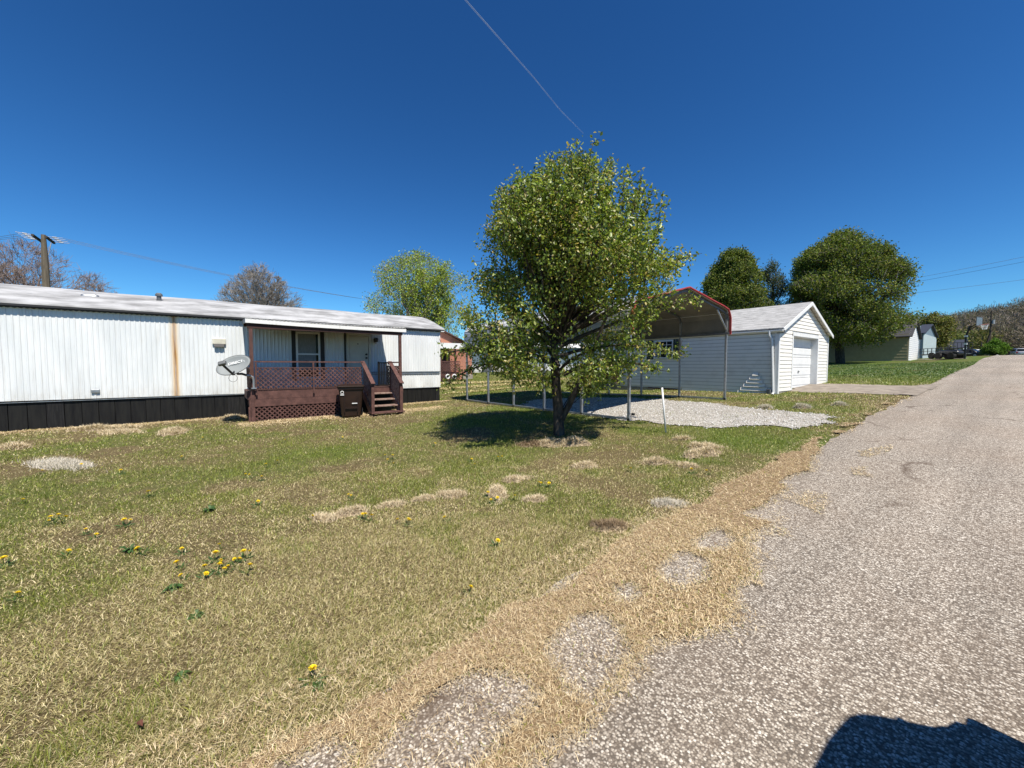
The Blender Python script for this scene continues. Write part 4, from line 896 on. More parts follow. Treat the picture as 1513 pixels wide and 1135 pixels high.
rf = P(mb, 'sheet_roof', M['panelroof'], cp); sd = rf.modifiers.new('s', 'SOLIDIFY'); sd.thickness = .004
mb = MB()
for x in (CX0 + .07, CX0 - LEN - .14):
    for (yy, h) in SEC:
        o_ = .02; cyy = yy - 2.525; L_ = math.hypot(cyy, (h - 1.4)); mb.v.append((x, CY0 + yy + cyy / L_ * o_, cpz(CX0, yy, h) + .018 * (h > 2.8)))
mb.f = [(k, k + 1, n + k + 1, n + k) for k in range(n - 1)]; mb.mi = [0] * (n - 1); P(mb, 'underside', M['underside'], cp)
# long ribs of the sheet
mb = MB()
for k in range(n - 1):
    (y0, h0), (y1, h1) = SEC[k], SEC[k + 1]; m_ = max(1, int(math.hypot(y1 - y0, h1 - h0) / .22))
    for j in range(m_):
        t = (j + .5) / m_; yy = y0 + (y1 - y0) * t; h = h0 + (h1 - h0) * t; cyy = yy - 2.525; L_ = math.hypot(cyy, h - 1.4)
        y_ = CY0 + yy + cyy / L_ * .05; z_ = cpz(CX0, yy, h) + .045 * (h > 2.8)
        mb.bar((CX0 + .08, y_, z_), (CX0 - LEN - .15, y_, z_), .03, .025)
P(mb, 'roof_rib', M['panelroof'], cp)['kind'] = 'thing'
for i in range(NB):
    x = CX0 - LEN * i / (NB - 1)
    for y, g_, m_ in ((CY0, gl(x), 'galv'), (CY1, gr(x), 'galv_dark')):
        mb = MB(); mb.box((x - .03, y - .03, g_), (x + .03, y + .03, cpz(CX0, 0 if y == CY0 else 5.05, 2.62))); P(mb, 'post', M['galv'], cp)
    mb = MB(); pp = [(x, CY0 + yy, cpz(CX0, yy, h) - .035) for yy, h in SEC[1:-1]]
    for a, b in zip(pp, pp[1:]): mb.bar(a, b, .055, .055, up=(1, 0, 0))
    P(mb, 'roof_bow', M['galv_dark'], cp)
for y, gf in ((CY0, gl), (CY1, gr)):
    mb = MB(); xs2 = np.linspace(CX0 + .05, CX0 - LEN - .05, 8)
    for a, b in zip(xs2, xs2[1:]): mb.bar((a, y, gf(a) + .03), (b, y, gf(b) + .03), .06, .055)
    P(mb, 'base_rail', M['galv'], cp)
for yy in (.04, 5.01):
    mb = MB(); mb.bar((CX0 + .1, CY0 + yy, cpz(CX0, yy, 2.14)), (CX0 - LEN, CY0 + yy, cpz(CX0, yy, 2.14)), .02, .06); P(mb, 'side_rail', M['galv_dark'], cp)
mb = MB(); fp = []
for (yy, h) in SEC: cyy = yy - 2.525; L_ = math.hypot(cyy, h - 1.4); fp.append(Vector((CX0 + .095, CY0 + yy + cyy / L_ * .05, cpz(CX0, yy, h) + .035 * (h > 2.8) + (.02 if h > 2.8 else 0))))
for a, b in zip(fp, fp[1:]): mb.bar(a, b, .05, .10, up=(1, 0, 0)) if False else mb.bar(a, b, .075, .03, up=Vector((1, 0, 0)).cross(b - a))
P(mb, 'front_trim', M['red'], cp)
for s, y0, y1 in ((1, 5.05, 4.4), (1, 0, .65)):
    for i in (0, NB - 1):
        x = CX0 - LEN * i / (NB - 1); mb = MB(); mb.bar((x, CY0 + y0, cpz(CX0, y0, 2.25)), (x, CY0 + y1, cpz(CX0, y1, 2.88)), .04, .04); P(mb, 'brace', M['galv'], cp)
mb = MB(); mb.tube([(CX0 + .05, CY0 + .05, gl(CX0) + .16), (CX0 + .12, CY0 + .06, gl(CX0) + .16)], .03, 8); P(mb, 'anchor_knob', M['black'], cp)

# white marker stake
mb = MB(); mb.tube([(-4.44, 7.4, zf(-4.44, 7.4) - .05), (-4.50, 7.32, 1.19)], [.017, .02], 8)
o = mb.build('marker_stake', M['pvc'], None, smooth=True); tag(place(o, (-4.44, 7.4, zf(-4.44, 7.4))), 'thin white plastic stake stuck in the grass by the gravel', 'stake')
# ================================================================== trees
def tree_segments(rs, base, H, trunk_r, spec, env, up=.25, seg=6, wob=.18):
    """spec: list per depth of (children, length_frac, angle_deg, start_frac). Returns segments [p,q,r0,r1,depth] and anchor points"""
    segs = []; anch = []
    def path(p, d, L, r, depth):
        n = max(2, seg - depth); pts = [p]; dirs = [d]
        for i in range(n):
            wb = wob * (1 if depth else .3); d = (d + Vector((rs.gauss(0, wb), rs.gauss(0, wb), rs.gauss(0, wb * .6) + up * (.5 if depth else .1)))).normalized()
            q = pts[-1] + d * (L / n)
            if depth > 0 and not env(q): break
            pts.append(q); dirs.append(d)
        m = len(pts)
        if m < 2: return
        last = depth == len(spec)
        re = r * (.35 if depth else .45)
        for i in range(m - 1):
            segs.append((pts[i], pts[i + 1], r + (re - r) * i / (m - 1), r + (re - r) * (i + 1) / (m - 1), depth))
        if depth >= len(spec) - 1:
            for i in range(1, m): anch.append((pts[i], dirs[i], depth, pts[i - 1]))
        if last: return
        nc, lf, ang, sf = spec[depth]
        for c in range(nc):
            t = sf + (1 - sf) * ((c + rs.random()) / nc); k = min(m - 2, int(t * (m - 1))); u = t * (m - 1) - k
            p0 = pts[k].lerp(pts[k + 1], min(1, u)); d0 = dirs[k]
            az = rs.random() * 6.283 if depth else (c * 2.4 + rs.random() * .8)
            a = R(ang * (.75 + .5 * rs.random()))
            ax = d0.orthogonal().normalized(); ax2 = d0.cross(ax)
            nd_ = (d0 * math.cos(a) + (ax * math.cos(az) + ax2 * math.sin(az)) * math.sin(a)).normalized()
            LL = L * lf * (.7 + .6 * rs.random()) * (1 - .35 * t if depth else 1 - .45 * (t - sf))
            path(p0, nd_, LL, max(.0035, (r + (re - r) * t) * (.5 + .15 * rs.random())), depth + 1)
    path(Vector(base), Vector((0, 0, 1)), H, trunk_r, 0)
    return segs, anch
def seg_mesh(name, segs, m, parent, minr=.004, sides=(9, 6, 4, 3, 3, 3)):
    vs = []; fs = []; b = 0
    for p, q, r0, r1, dp in segs:
        n = sides[min(dp, 5)]; d = (q - p).normalized(); a = d.orthogonal().normalized(); c = d.cross(a); q2 = q + d * r1 * .5
        for P_, r in ((p, max(r0, minr)), (q2, max(r1, minr))):
            for k in range(n):
                t = 6.28318 * k / n; vs.append(P_ + (a * math.cos(t) + c * math.sin(t)) * r)
        for k in range(n): fs.append((b + k, b + (k + 1) % n, b + n + (k + 1) % n, b + n + k))
        b += 2 * n
    return np_mesh(name, np.array([tuple(v) for v in vs]), np.array(fs), m, parent=parent, smooth=True)
def leaf_mesh(name, P_, Dn, L, W, cols, m, parent, fold=.25):
    """P_: base points (n,3), Dn: directions (n,3)"""
    n = len(P_); Dn = Dn / np.linalg.norm(Dn, axis=1, keepdims=True)
    rv = rng.normal(size=(n, 3)); s = np.cross(Dn, rv); s /= np.linalg.norm(s, axis=1, keepdims=True) + 1e-9; nr = np.cross(s, Dn)
    L = L[:, None]; W = W[:, None]
    a = P_; b = P_ + Dn * L * .45 + s * W * .5 + nr * W * fold; c = P_ + Dn * L + nr * -.1 * L; d = P_ + Dn * L * .45 - s * W * .5 + nr * W * fold
    v = np.stack([a, b, c, d], 1).reshape(-1, 3); i = np.arange(n) * 4
    f = np.concatenate([np.stack([i, i + 1, i + 2], 1), np.stack([i, i + 2, i + 3], 1)])
    return np_mesh(name, v, f, m, tint=np.concatenate([cols, cols]), parent=parent)
def make_tree(label, loc, H, trunk_r, spec, env, up, seed, bark, leafcols=None, per=0, Lf=.06, name='tree', minr=.004, cat='tree', group=None, wob=.18, spread=.06, droop=.5, seg=6, mt='leaf', extra=None, jit=.2, fill=0, flen=.3, fr=.004, fbias=.6, gap=.36):
    rs = random.Random(seed); x, y = loc; z = zf(x, y)
    t = empty(name, (x, y, z), 0, label, cat, group)
    e2 = lambda q: env(q)
    segs, anch = tree_segments(rs, (0, 0, -.15), H, trunk_r, spec, e2, up, seg, wob)
    if extra: s2, a2 = extra(rs); segs += s2; anch += a2
    if fill:        # short leafy (or bare) twigs spread through the crown, leaning outwards and up
        zz = [p[0] for p in env.prof]; rr_ = [p[1] for p in env.prof]; rm = max(rr_); k = 0; tries = 0
        while k < fill and tries < fill * 30:
            tries += 1; qz = rs.uniform(zz[0], zz[-1]); rad_ = np.interp(qz, zz, rr_) * 1.2
            if rs.random() * rm > rad_: continue
            a = rs.random() * 6.283; r_ = rad_ * rs.random() ** (1 / (2 + fbias)); kk = max(0, min(1, (qz - zz[0]) / 1.5)); q = Vector((r_ * math.cos(a) + env.off[0] * kk, r_ * math.sin(a) + env.off[1] * kk, qz))
            if not env(q): continue
            # gaps: coarse 3D noise leaves holes in the crown
            if float(vn(q.x / flen * .32 + 7 * q.z / flen * .11 + seed, q.y / flen * .32 - q.z / flen * .3, 1.)) < gap: continue
            k += 1; d = (Vector((math.cos(a), math.sin(a), 0)) * (.35 + .5 * r_ / rm) + Vector((rs.gauss(0, .35), rs.gauss(0, .35), .65 + rs.gauss(0, .3)))).normalized(); p = q - d * flen * rs.uniform(.7, 1.3)
            segs.append((p, q, fr, fr * .5, 3)); mid = p.lerp(q, .5); anch.append((q, d, 3, mid)); anch.append((mid, d, 3, p))
            if not per:
                for _ in range(4):
                    dd = (d + Vector((rs.gauss(0, .5), rs.gauss(0, .5), rs.gauss(0, .4)))).normalized(); segs.append((mid, mid + dd * flen * rs.uniform(.5, 1.), fr * .6, fr * .3, 4))
    thick = [s for s in segs if s[4] <= 1]; thin = [s for s in segs if s[4] > 1]
    seg_mesh('trunk', thick, M['bark'] if (name == 'shade_tree') else bark, t, minr)
    if leafcols is None:
        seg_mesh('crown', thin, bark if not isinstance(leafcols, tuple) else leafcols, t, minr); return t
    seg_mesh('branches', thin, bark, t, minr)
    A = np.array([tuple(a[0]) for a in anch]); Dd = np.array([tuple(a[1]) for a in anch]); B = np.array([tuple(a[3]) for a in anch])
    n = len(A) * per; idx = np.repeat(np.arange(len(A)), per); u = rng.random((n, 1))
    P_ = B[idx] * (1 - u) + A[idx] * u + rng.normal(0, spread, (n, 3))
    dn = Dd[idx] * .5 + rng.normal(0, .6, (n, 3)) + np.array([0, 0, -droop])
    L = Lf * (.6 + .7 * rng.random(n)); W = L * (.5 + .2 * rng.random(n))
    hue = rng.random(len(A))[idx] * .5 + rng.random(n) * .5
    c0 = pal(leafcols, 0, n, jit); c0 *= (.8 + .4 * hue)[:, None]
    leaf_mesh('crown', P_, dn, L, W, c0, M[mt], t)
    return t
def envelope(prof, off=(0, 0), nz=.25, sc=.8, seed=0):
    zz = [p[0] for p in prof]; rr = [p[1] for p in prof]
    def f(q):
        r = np.interp(q.z, zz, rr, left=0, right=0)
        if r <= 0: return False
        a = math.atan2(q.y - off[1], q.x - off[0])
        r *= 1 + nz * (2 * float(vn(a * 2.2 + 10 + seed, q.z / sc + seed, 1.0, seed)) - 1)
        k = max(0, min(1, (q.z - zz[0]) / 1.5)); ox, oy = off[0] * k, off[1] * k
        return math.hypot(q.x - ox, q.y - oy) < r
    f.prof = prof; f.off = off
    return f
# front-yard pear tree: two stems, many upright shoots, drooping low boughs
rx, ry_ = math.cos(R(52.8)), math.sin(R(52.8))       # only used to describe which side is fuller
def pear_extra(rs):
    S = []; A = []
    # second stem forking low towards the carport side, and low boughs
    def run(p, d, L, r, n, upb, depth, leafy=True):
        pts = [Vector(p)]; d = Vector(d).normalized()
        for i in range(n):
            d = (d + Vector((rs.gauss(0, .1), rs.gauss(0, .1), upb))).normalized(); pts.append(pts[-1] + d * L / n)
        for i in range(n):
            r0 = r * (1 - .7 * i / n); S.append((pts[i], pts[i + 1], r0, r * (1 - .7 * (i + 1) / n), depth))
            if leafy and i >= n * .35:
                for _ in range(5):
                    dd = Vector((rs.gauss(0, 1), rs.gauss(0, 1), rs.gauss(0, .6) + .1)).normalized(); q = pts[i + 1] + dd * rs.uniform(.12, .35)
                    S.append((pts[i + 1], q, .008, .004, 3)); A.append((q, dd, 3, pts[i + 1])); A.append((pts[i + 1].lerp(q, .5), dd, 3, pts[i + 1]))
        return pts
    run((.04, .03, .35), (rx * .55, ry_ * .55, 1), 2.6, .075, 8, .12, 1, False)
    p = run((.06, .05, 1.3), (rx, ry_, .8), 2.0, .045, 8, -.12, 1)
    run((0, 0, 1.7), (rx * 1.2, ry_ * 1.2, .5), 2.6, .04, 9, -.08, 1)
    run((0, 0, 1.5), (-rx, -ry_, .5), 2.7, .04, 9, -.12, 1)
    run((0, 0, 1.9), (rx * 1.3, ry_ * 1.3, .7), 3.2, .045, 10, -.03, 1)
    run((0, 0, 2.2), (rx * 1.1 + .3, ry_ * 1.1, .85), 3.1, .04, 10, 0, 1)
    run((0, 0, 1.5), (-rx, -ry_, .55), 2.5, .045, 8, -.09, 1)
    run((0, 0, 1.3), (-rx * .8 + .6, -ry_ * .8, .6), 2.0, .035, 8, -.10, 1)
    run((0, 0, 1.4), (.8, -.2, .7), 1.9, .035, 8, -.08, 1)
    run((0, 0, 1.5), (-.9, .3, .7), 1.9, .035, 8, -.06, 1)
    run((.06, .05, .6), (rx * .5, ry_ * .5, .9), .8, .012, 5, 0, 2)
    run((.25, .3, .9), (rx * .3 + .2, ry_ * .4, .9), .8, .012, 5, 0, 2)
    run((.2, .25, .7), (rx * .8, ry_ * .6, .7), .6, .01, 5, 0, 2)
    run((-.02, 0, .9), (-.5, -.3, .8), .45, .01, 4, 0, 2)
    return S, A
prof = [(1.2, 1.2), (1.5, 1.7), (1.9, 2.0), (2.4, 2.1), (3.0, 2.15), (3.6, 2.1), (4.1, 1.95), (4.6, 1.7), (5.0, 1.4), (5.3, 1.0), (5.55, .5), (5.7, .0)]
def hollow(e):
    f = lambda q: e(q) and not (q.z < 2.15 and math.hypot(q.x, q.y) < 1.25 - (q.z - 1.2) * .7 + .2 * math.sin(q.x * 5 + q.y * 4))
    f.prof = e.prof; f.off = e.off; return f
def merge(a, b): return lambda rs: tuple(x + y for x, y in zip(a(rs), b(rs)))
def pear_tops(rs):      # long upright shoots leafed along their whole length
    S = []; A = []
    for i in range(70):
        a = rs.random() * 6.283; r0 = rs.uniform(.2, 1.6); tilt = r0 * .17
        p = Vector((.1 + r0 * math.cos(a) + .18 * rx, r0 * math.sin(a) + .18 * ry_, rs.uniform(2.7, 4.0)))
        top = np.interp(r0 + .0, [0, .7, 1.1, 1.5], [5.65, 5.5, 5.05, 4.4]) + rs.uniform(-.25, .25)
        d = Vector((tilt * math.cos(a) * .7, tilt * math.sin(a) * .7, 1)).normalized(); n = 10; L = top - p.z; pts = [p]
        for k in range(n): d = (d + Vector((rs.gauss(0, .05), rs.gauss(0, .05), .05))).normalized(); pts.append(pts[-1] + d * L / n)
        S.append((Vector((0, 0, 2.0 + .3 * rs.random())), p, .03, .02, 1))
        for k in range(n):
            S.append((pts[k], pts[k + 1], .018 * (1 - .08 * k), .018 * (1 - .08 * (k + 1)), 2))
            A.append((pts[k + 1], d, 2, pts[k]))
            if k > 1:
                for _ in range(3):
                    dd = Vector((rs.gauss(0, 1), rs.gauss(0, 1), .6)).normalized(); q = pts[k + 1] + dd * rs.uniform(.06, .16)
                    S.append((pts[k + 1], q, .005, .003, 3)); A.append((q, dd, 3, pts[k + 1]))
    return S, A
make_tree('leafy young pear tree in the middle of the front lawn', (-6.03, 5.86), 4.1, .125, [(26, .52, 48, .27), (7, .42, 42, .25), (4, .5, 45, .3)],
          hollow(envelope(prof, (.14, .18), .26, .7, 3)), .2, 11, M['bark'],
          [(.19, .26, .03), (.14, .2, .022), (.26, .33, .05), (.1, .15, .02), (.34, .4, .09), (.22, .25, .035), (.36, .29, .07)], 7, .072, 'pear_tree', spread=.06, droop=.75, extra=merge(pear_extra, pear_tops), fill=2700, flen=.3, fr=.005, fbias=.7, gap=.43)

GD = [(.1, .15, .022), (.075, .115, .017), (.145, .2, .03), (.17, .2, .035), (.21, .21, .04)]
# large spreading tree beyond the garage
make_tree('large round olive-green tree shading the lawn behind the garage', (-10.8, 48.6), 11.5, .38, [(24, .62, 58, .16), (8, .5, 48, .15), (6, .5, 48, .2)],
          envelope([(1.6, 1.2), (2.5, 3.6), (4, 4.9), (6.5, 5.3), (8.6, 4.7), (10.3, 3.6), (11.6, 2.3), (12.6, .9), (12.9, 0)], (0, 0), .26, 1.5, 8), .12, 5, M['bark_grey'], GD, 8, .18, 'shade_tree', minr=.012, spread=.2, droop=.2, mt='leafd', seg=7, fill=4300, flen=.8, fr=.014, gap=.5)
make_tree('dense dark oval tree rising behind the garage roof', (-15.9, 36.9), 9.5, .25, [(26, .42, 50, .15), (8, .45, 45, .15), (6, .5, 45, .2)],
          envelope([(1.0, .8), (2.0, 2.0), (4, 2.75), (6.5, 2.8), (8.5, 2.2), (10.2, 1.2), (11.1, 0)], (0, 0), .22, 1.1, 2), .3, 6, M['bark_grey'], [(.1, .145, .022), (.07, .105, .017), (.14, .18, .03), (.18, .19, .035)], 9, .17, 'shade_tree', minr=.01, spread=.16, droop=.2, mt='leafd', fill=2300, flen=.6, fr=.01, gap=.42)
make_tree('thin grey-green tree between the oval tree and the large round tree', (-16.7, 47.5), 9, .2, [(18, .4, 40, .2), (7, .45, 42, .2), (5, .5, 45, .2)],
          envelope([(1.0, .6), (3, 1.6), (6, 1.9), (9, 1.5), (11, .7), (11.8, 0)], (0, 0), .22, 1.2, 5), .3, 9, M['bark_grey'], [(.07, .1, .04), (.1, .13, .05), (.05, .08, .03)], 4, .15, 'shade_tree', minr=.012, spread=.17, droop=.2, mt='leafd', fill=500, flen=.6, fr=.01)
make_tree('bright lime-green spring tree behind the right end of the trailer', (-42.4, 18.6), 9, .4, [(14, .75, 42, .12), (8, .5, 42, .2), (6, .5, 42, .2)],
          envelope([(1.2, .6), (3, 3.5), (6, 6.0), (9, 6.3), (11.5, 5.2), (13.2, 3.2), (14.0, 1.4), (14.5, 0)], (0, 0), .2, 1.8, 4), .22, 3, M['bark_grey'], [(.27, .37, .04), (.2, .3, .03), (.36, .43, .06), (.26, .28, .07)], 5, .19, 'spring_tree', minr=.014, spread=.22, droop=.1, mt='leafd', seg=7, fill=1700, flen=.8, fr=.012, gap=.46)
def bare(label, loc, H, r, env, seed, m, spec=None, up=.2, minr=.012, name='bare_tree', fill=1300):
    return make_tree(label, loc, H, r, spec or [(16, .62, 42, .18), (8, .55, 38, .2), (6, .5, 36, .2), (5, .5, 36, .2)], env, up, seed, M[m], None, name=name, minr=minr, wob=.12, fill=fill, flen=1.3, fr=.015)
bare('rounded leafless grey tree showing above the trailer roof', (-65.2, 5.0), 11, .35, envelope([(1.0, 1), (4, 4.5), (8, 6.0), (11, 5.2), (13.5, 3.2), (15.2, 1.3), (16, 0)], (0, 0), .08, 2, 1), 21, 'bark_grey', spec=[(22, .6, 48, .15), (10, .5, 36, .2), (7, .5, 34, .2), (5, .55, 34, .2)], minr=.016)
bare('wide leafless reddish tree behind the utility pole', (-74.3, -18.5), 10.5, .35, envelope([(1.0, 1), (4, 4.5), (9, 7.8), (13, 6.8), (15.5, 4.0), (17.2, 0)], (0, 0), .16, 2, 6), 22, 'twig_red', spec=[(16, .7, 46, .15), (9, .55, 38, .2), (7, .5, 36, .2), (4, .55, 36, .2)], minr=.014)
bare('leafless tree at the far left end of the trailer roof', (-81.9, -25.2), 10.5, .3, envelope([(1.0, 1), (4, 4), (9, 8), (13, 6.6), (15.8, 3.0), (17, 0)], (0, 0), .16, 2, 7), 23, 'twig_red', spec=[(14, .7, 46, .15), (8, .55, 38, .2), (6, .5, 36, .2), (4, .55, 36, .2)], minr=.014)
bare('small leafless tree low beyond the trailer roof vent', (-74.8, -12.5), 8.5, .2, envelope([(1.0, .6), (4, 2), (8, 3.0), (11.5, 2.2), (14, 0)], (0, 0), .2, 2, 9), 24, 'twig_red', minr=.014, fill=300)

# low plants by the garage's back corner
def tuft(name, label, cat, loc, n, L, w, cols, lean=.9, m='leaf'):
    x0, y0 = loc; z0 = zf(x0, y0); th = rng.random(n) * 6.283
    o = blades(name, np.full(n, 0.) + rng.normal(0, .05, n), rng.normal(0, .05, n), np.zeros(n) - .01, L * (.6 + .5 * rng.random(n)), np.full(n, w), .15 + lean * rng.random(n), pal(cols, 0, n), M[m], kind=None)
    o.location = (x0, y0, z0); return tag(o, label, cat)
tuft('yucca_plant', 'pale spiky yucca plant at the back corner of the garage', 'plant', (-13.4, 16.2), 70, .75, .05, [(.2, .27, .17), (.28, .33, .22), (.12, .18, .1)])
t = empty('shrub', (-12.6, 15.7, zf(-12.6, 15.7)), 0, 'small reddish-brown shrub against the garage side wall', 'shrub')
sg, an = tree_segments(random.Random(3), (0, 0, 0), .8, .02, [(14, .8, 45, .05), (5, .6, 45, .2), (3, .6, 45, .2)], envelope([(0, .35), (.3, .5), (.9, .45), (1.35, .2), (1.5, 0)], (0, 0), .2, .4, 3), .3)
seg_mesh('stems', sg, M['bark'], t, .004); A = np.repeat(np.array([tuple(a[0]) for a in an]), 4, 0); n = len(A); A = A + rng.normal(0, .05, A.shape)
leaf_mesh('crown', A, rng.normal(size=(n, 3)), np.full(n, .06), np.full(n, .035), pal([(.14, .05, .03), (.2, .07, .035), (.09, .045, .025), (.07, .09, .03)], 0, n), M['leaf'], t)

# ================================================================== utility pole and lines
def wire(label, pts, sag, r=.02, n=24, name='power_line', group=None):
    mb = MB()
    for a, b in zip(pts, pts[1:]):
        a = Vector(a); b = Vector(b); mb.tube([a.lerp(b, k / n) - Vector((0, 0, sag * 4 * (k / n) * (1 - k / n))) for k in range(n + 1)], r, 5, cap=False)
    o = mb.build(name, M['wire'], None); return tag(place(o, pts[0]), label, 'power line', group)
px_, py_ = -48.6, -11.0
pz = zf(px_, py_)
pole = empty('utility_pole', (px_, py_, pz), 0, 'weathered wooden utility pole with double crossarm behind the trailer', 'utility pole')
mb = MB(); mb.tube([(0, 0, -.3), (0, 0, 9.6), (0, .0, 12.2)], [.33, .22, .14], 10); mb.build('mast', M['pole'], pole)
for x in (-.32, .32):
    mb = MB(); mb.bar((-1.0, x * 1.1, 11.85), (1.0, x * 1.1, 11.85), .13, .17); mb.build('crossarm', M['bark'], pole)
mb = MB(); mb.bar((-.9, .2, 11.8), (0, .2, 10.6), .05); mb.build('brace', M['galv_dark'], pole)
ends = []
for sgn in (-1, 1):
    for k in (-.85, -.3, .3, .85):
        mb = MB(); p = Vector((k, -sgn * .35, 11.9)); q = p + Vector((0, -sgn * .9, .05)); mb.tube([p, p.lerp(q, .3), p.lerp(q, .35), p.lerp(q, .6), p.lerp(q, .65), q], [.02, .02, .05, .05, .02, .02], 8); mb.build('insulator', M['insul'], pole)
        ends.append((sgn, Vector((px_, py_, pz)) + q))
R_END = [(-54.6, 32.3), (-55.1, 32.8), (-55.6, 33.4), (-56, 36.4)]; L_END = [(-61.5, -24.7), (-62.2, -24.4), (-62.9, -24.1), (-20, -50)]
rs_ = [e for s, e in ends if s < 0]; ls_ = [e for s, e in ends if s > 0]
nm = ['lowest', 'second', 'third', 'topmost']
for k in range(3):
    wire('power line running right from the pole crossarm, %s of three strands' % ['near', 'middle', 'far'][k], [tuple(rs_[k + 1]), (R_END[k][0], R_END[k][1], 10.6)], .9, .011, group='lines right of the utility pole')
    wire('power line running left from the pole crossarm, %s of three strands' % ['near', 'middle', 'far'][k], [tuple(ls_[k]), (L_END[k][0], L_END[k][1], 11.9)], .1, .014, group='lines left of the utility pole')
pl2 = empty('utility_pole', (-55.1, 32.9, zf(-55.1, 32.9)), 0, 'distant utility pole hidden behind the front-yard tree', 'utility pole')
mb = MB(); mb.tube([(0, 0, -.3), (0, 0, 10.6)], [.2, .14], 8); mb.build('mast', M['pole'], pl2); mb = MB(); mb.bar((-1, -1, 9.9), (1, 1, 9.9), .1, .14); mb.build('crossarm', M['bark'], pl2)

# ================================================================== buildings behind
def gable(par, x0, x1, y0, y1, zb_, ze, zp, wallm, roofm, ridge='y', ov=.3, nm=('wall', 'roof')):
    mb = MB(); t = .1
    if ridge == 'y':
        c = (x0 + x1) / 2
        mb.add([(x0, y0, zb_), (x1, y0, zb_), (x1, y0, ze), (c, y0, zp), (x0, y0, ze), (x0, y1, zb_), (x1, y1, zb_), (x1, y1, ze), (c, y1, zp), (x0, y1, ze)], [(0, 1, 2, 3, 4), (9, 8, 7, 6, 5), (0, 5, 6, 1), (1, 6, 7, 2), (0, 4, 9, 5)])
        P(mb, nm[0], wallm, par); mb = MB()
        for s, xe in ((-1, x0), (1, x1)):
            k = (zp - ze) / (abs(xe - c)); xo = xe + s * ov; zo = ze - k * ov + .02
            mb.prism([(c, y0 - ov, zp + .02), (xo, y0 - ov, zo), (xo, y0 - ov, zo + t), (c, y0 - ov, zp + .02 + t)], (0, y1 - y0 + 2 * ov, 0))
    else:
        c = (y0 + y1) / 2
        mb.add([(x0, y0, zb_), (x0, y1, zb_), (x0, y1, ze), (x0, c, zp), (x0, y0, ze), (x1, y0, zb_), (x1, y1, zb_), (x1, y1, ze), (x1, c, zp), (x1, y0, ze)], [(0, 1, 2, 3, 4), (9, 8, 7, 6, 5), (0, 5, 6, 1), (1, 6, 7, 2), (0, 4, 9, 5)])
        P(mb, nm[0], wallm, par); mb = MB()
        for s, ye in ((-1, y0), (1, y1)):
            k = (zp - ze) / (abs(ye - c)); yo = ye + s * ov; zo = ze - k * ov + .02
            mb.prism([(x0 - ov, c, zp + .02), (x0 - ov, yo, zo), (x0 - ov, yo, zo + t), (x0 - ov, c, zp + .02 + t)], (x1 - x0 + 2 * ov, 0, 0))
    P(mb, nm[1], roofm, par)
# brick house behind the trailer's right end
z0 = .5
bh = empty('brick_house', (-31, 14, z0), 0, 'red brick house with brown roof and lattice porch beyond the trailer end', 'house')
gable(bh, -42, -30.6, 8, 18.6, z0 - .3, 3.35, 5.5, M['brick'], M['brownroof'], 'x', .35)
mb = MB(); mb.box((-30.6, 9.0, 3.05), (-28.0, 16.3, 3.42)); mb.box((-28.0, 8.9, 3.0), (-27.9, 16.4, 3.45)); P(mb, 'awning', M['white'], bh)
mb = MB(); mb.box((-30.56, 10, 1.15), (-30.52, 14.6, 3.0)); P(mb, 'window', M['darkwood'], bh)
mb = MB(); mb.box((-30.55, 15.0, 1.2), (-30.5, 15.9, 3.0)); P(mb, 'door', M['darkwood'], bh)
mb = MB(); mb.box((-30.6, 9, .95), (-28.2, 15.95, 1.1)); mb.box((-28.25, 9, 1.9), (-28.15, 15.95, 2.0)); mb.box((-28.2, 15.85, 1.9), (-30.5, 15.95, 2.0)); 
for y in np.arange(9, 16, 1.3): mb.box((-28.25, y, .4), (-28.13, y + .1, 3.0))
P(mb, 'porch_frame', M['redwood'], bh)
mb = MB(); lattice(mb, (-28.1, 9.2, .45), (0, 1, 0), (0, 0, 1), 6.7, .5, gap=.16, w=.06); P(mb, 'lattice', M['redwood'], bh)
mb = MB(); lattice(mb, (-28.1, 9.2, 1.15), (0, 1, 0), (0, 0, 1), 6.7, .7, gap=.16, w=.06); P(mb, 'lattice', M['redwood'], bh)
mb = MB(); mb.box((-30.62, 17.6, .2), (-30.5, 18.64, .85)); P(mb, 'foundation', M['concrete'], bh)
for y in (14.75, 15.35):
    mb = MB(); mb.tube([Vector((-28.0, y + .16 * math.cos(t), .75 + .16 * math.sin(t))) for t in np.linspace(0, 6.28, 14)], .05, 6, cap=False); P(mb, 'wreath', M['white'], bh)
# long blue-grey trailer with white skirting, far across the yard
ft = empty('mobile_home', (-41, 26, .8), R(0), 'far long blue-grey trailer home with pale metal skirting seen under the tree', 'mobile home')
A_ = Vector((-46.0, 21.5, 0)); B_2 = Vector((-31.5, 35.5, 0)); dv = (B_2 - A_).normalized(); nv = Vector((dv.y, -dv.x, 0)); LL = (B_2 - A_).length
def obox(mb, a0, a1, n0, n1, z0, z1):
    vs = [A_ + dv * a + nv * n_ + Vector((0, 0, z)) for z in (z0, z1) for a, n_ in ((a0, n0), (a1, n0), (a1, n1), (a0, n1))]
    return mb.add(vs, [(0, 3, 2, 1), (4, 5, 6, 7), (0, 1, 5, 4), (1, 2, 6, 5), (2, 3, 7, 6), (3, 0, 4, 7)])
P(obox(MB(), 0, LL, -4, 0, 1.75, 3.75), 'wall', M['bluegrey'], ft)
mb = MB(); mb.prism([A_ + dv * -.2 + nv * .2 + Vector((0, 0, 3.75)), A_ + dv * -.2 + nv * -2 + Vector((0, 0, 4.5)), A_ + dv * -.2 + nv * -4.2 + Vector((0, 0, 3.75))], dv * (LL + .4)); P(mb, 'roof', M['panelroof'], ft)
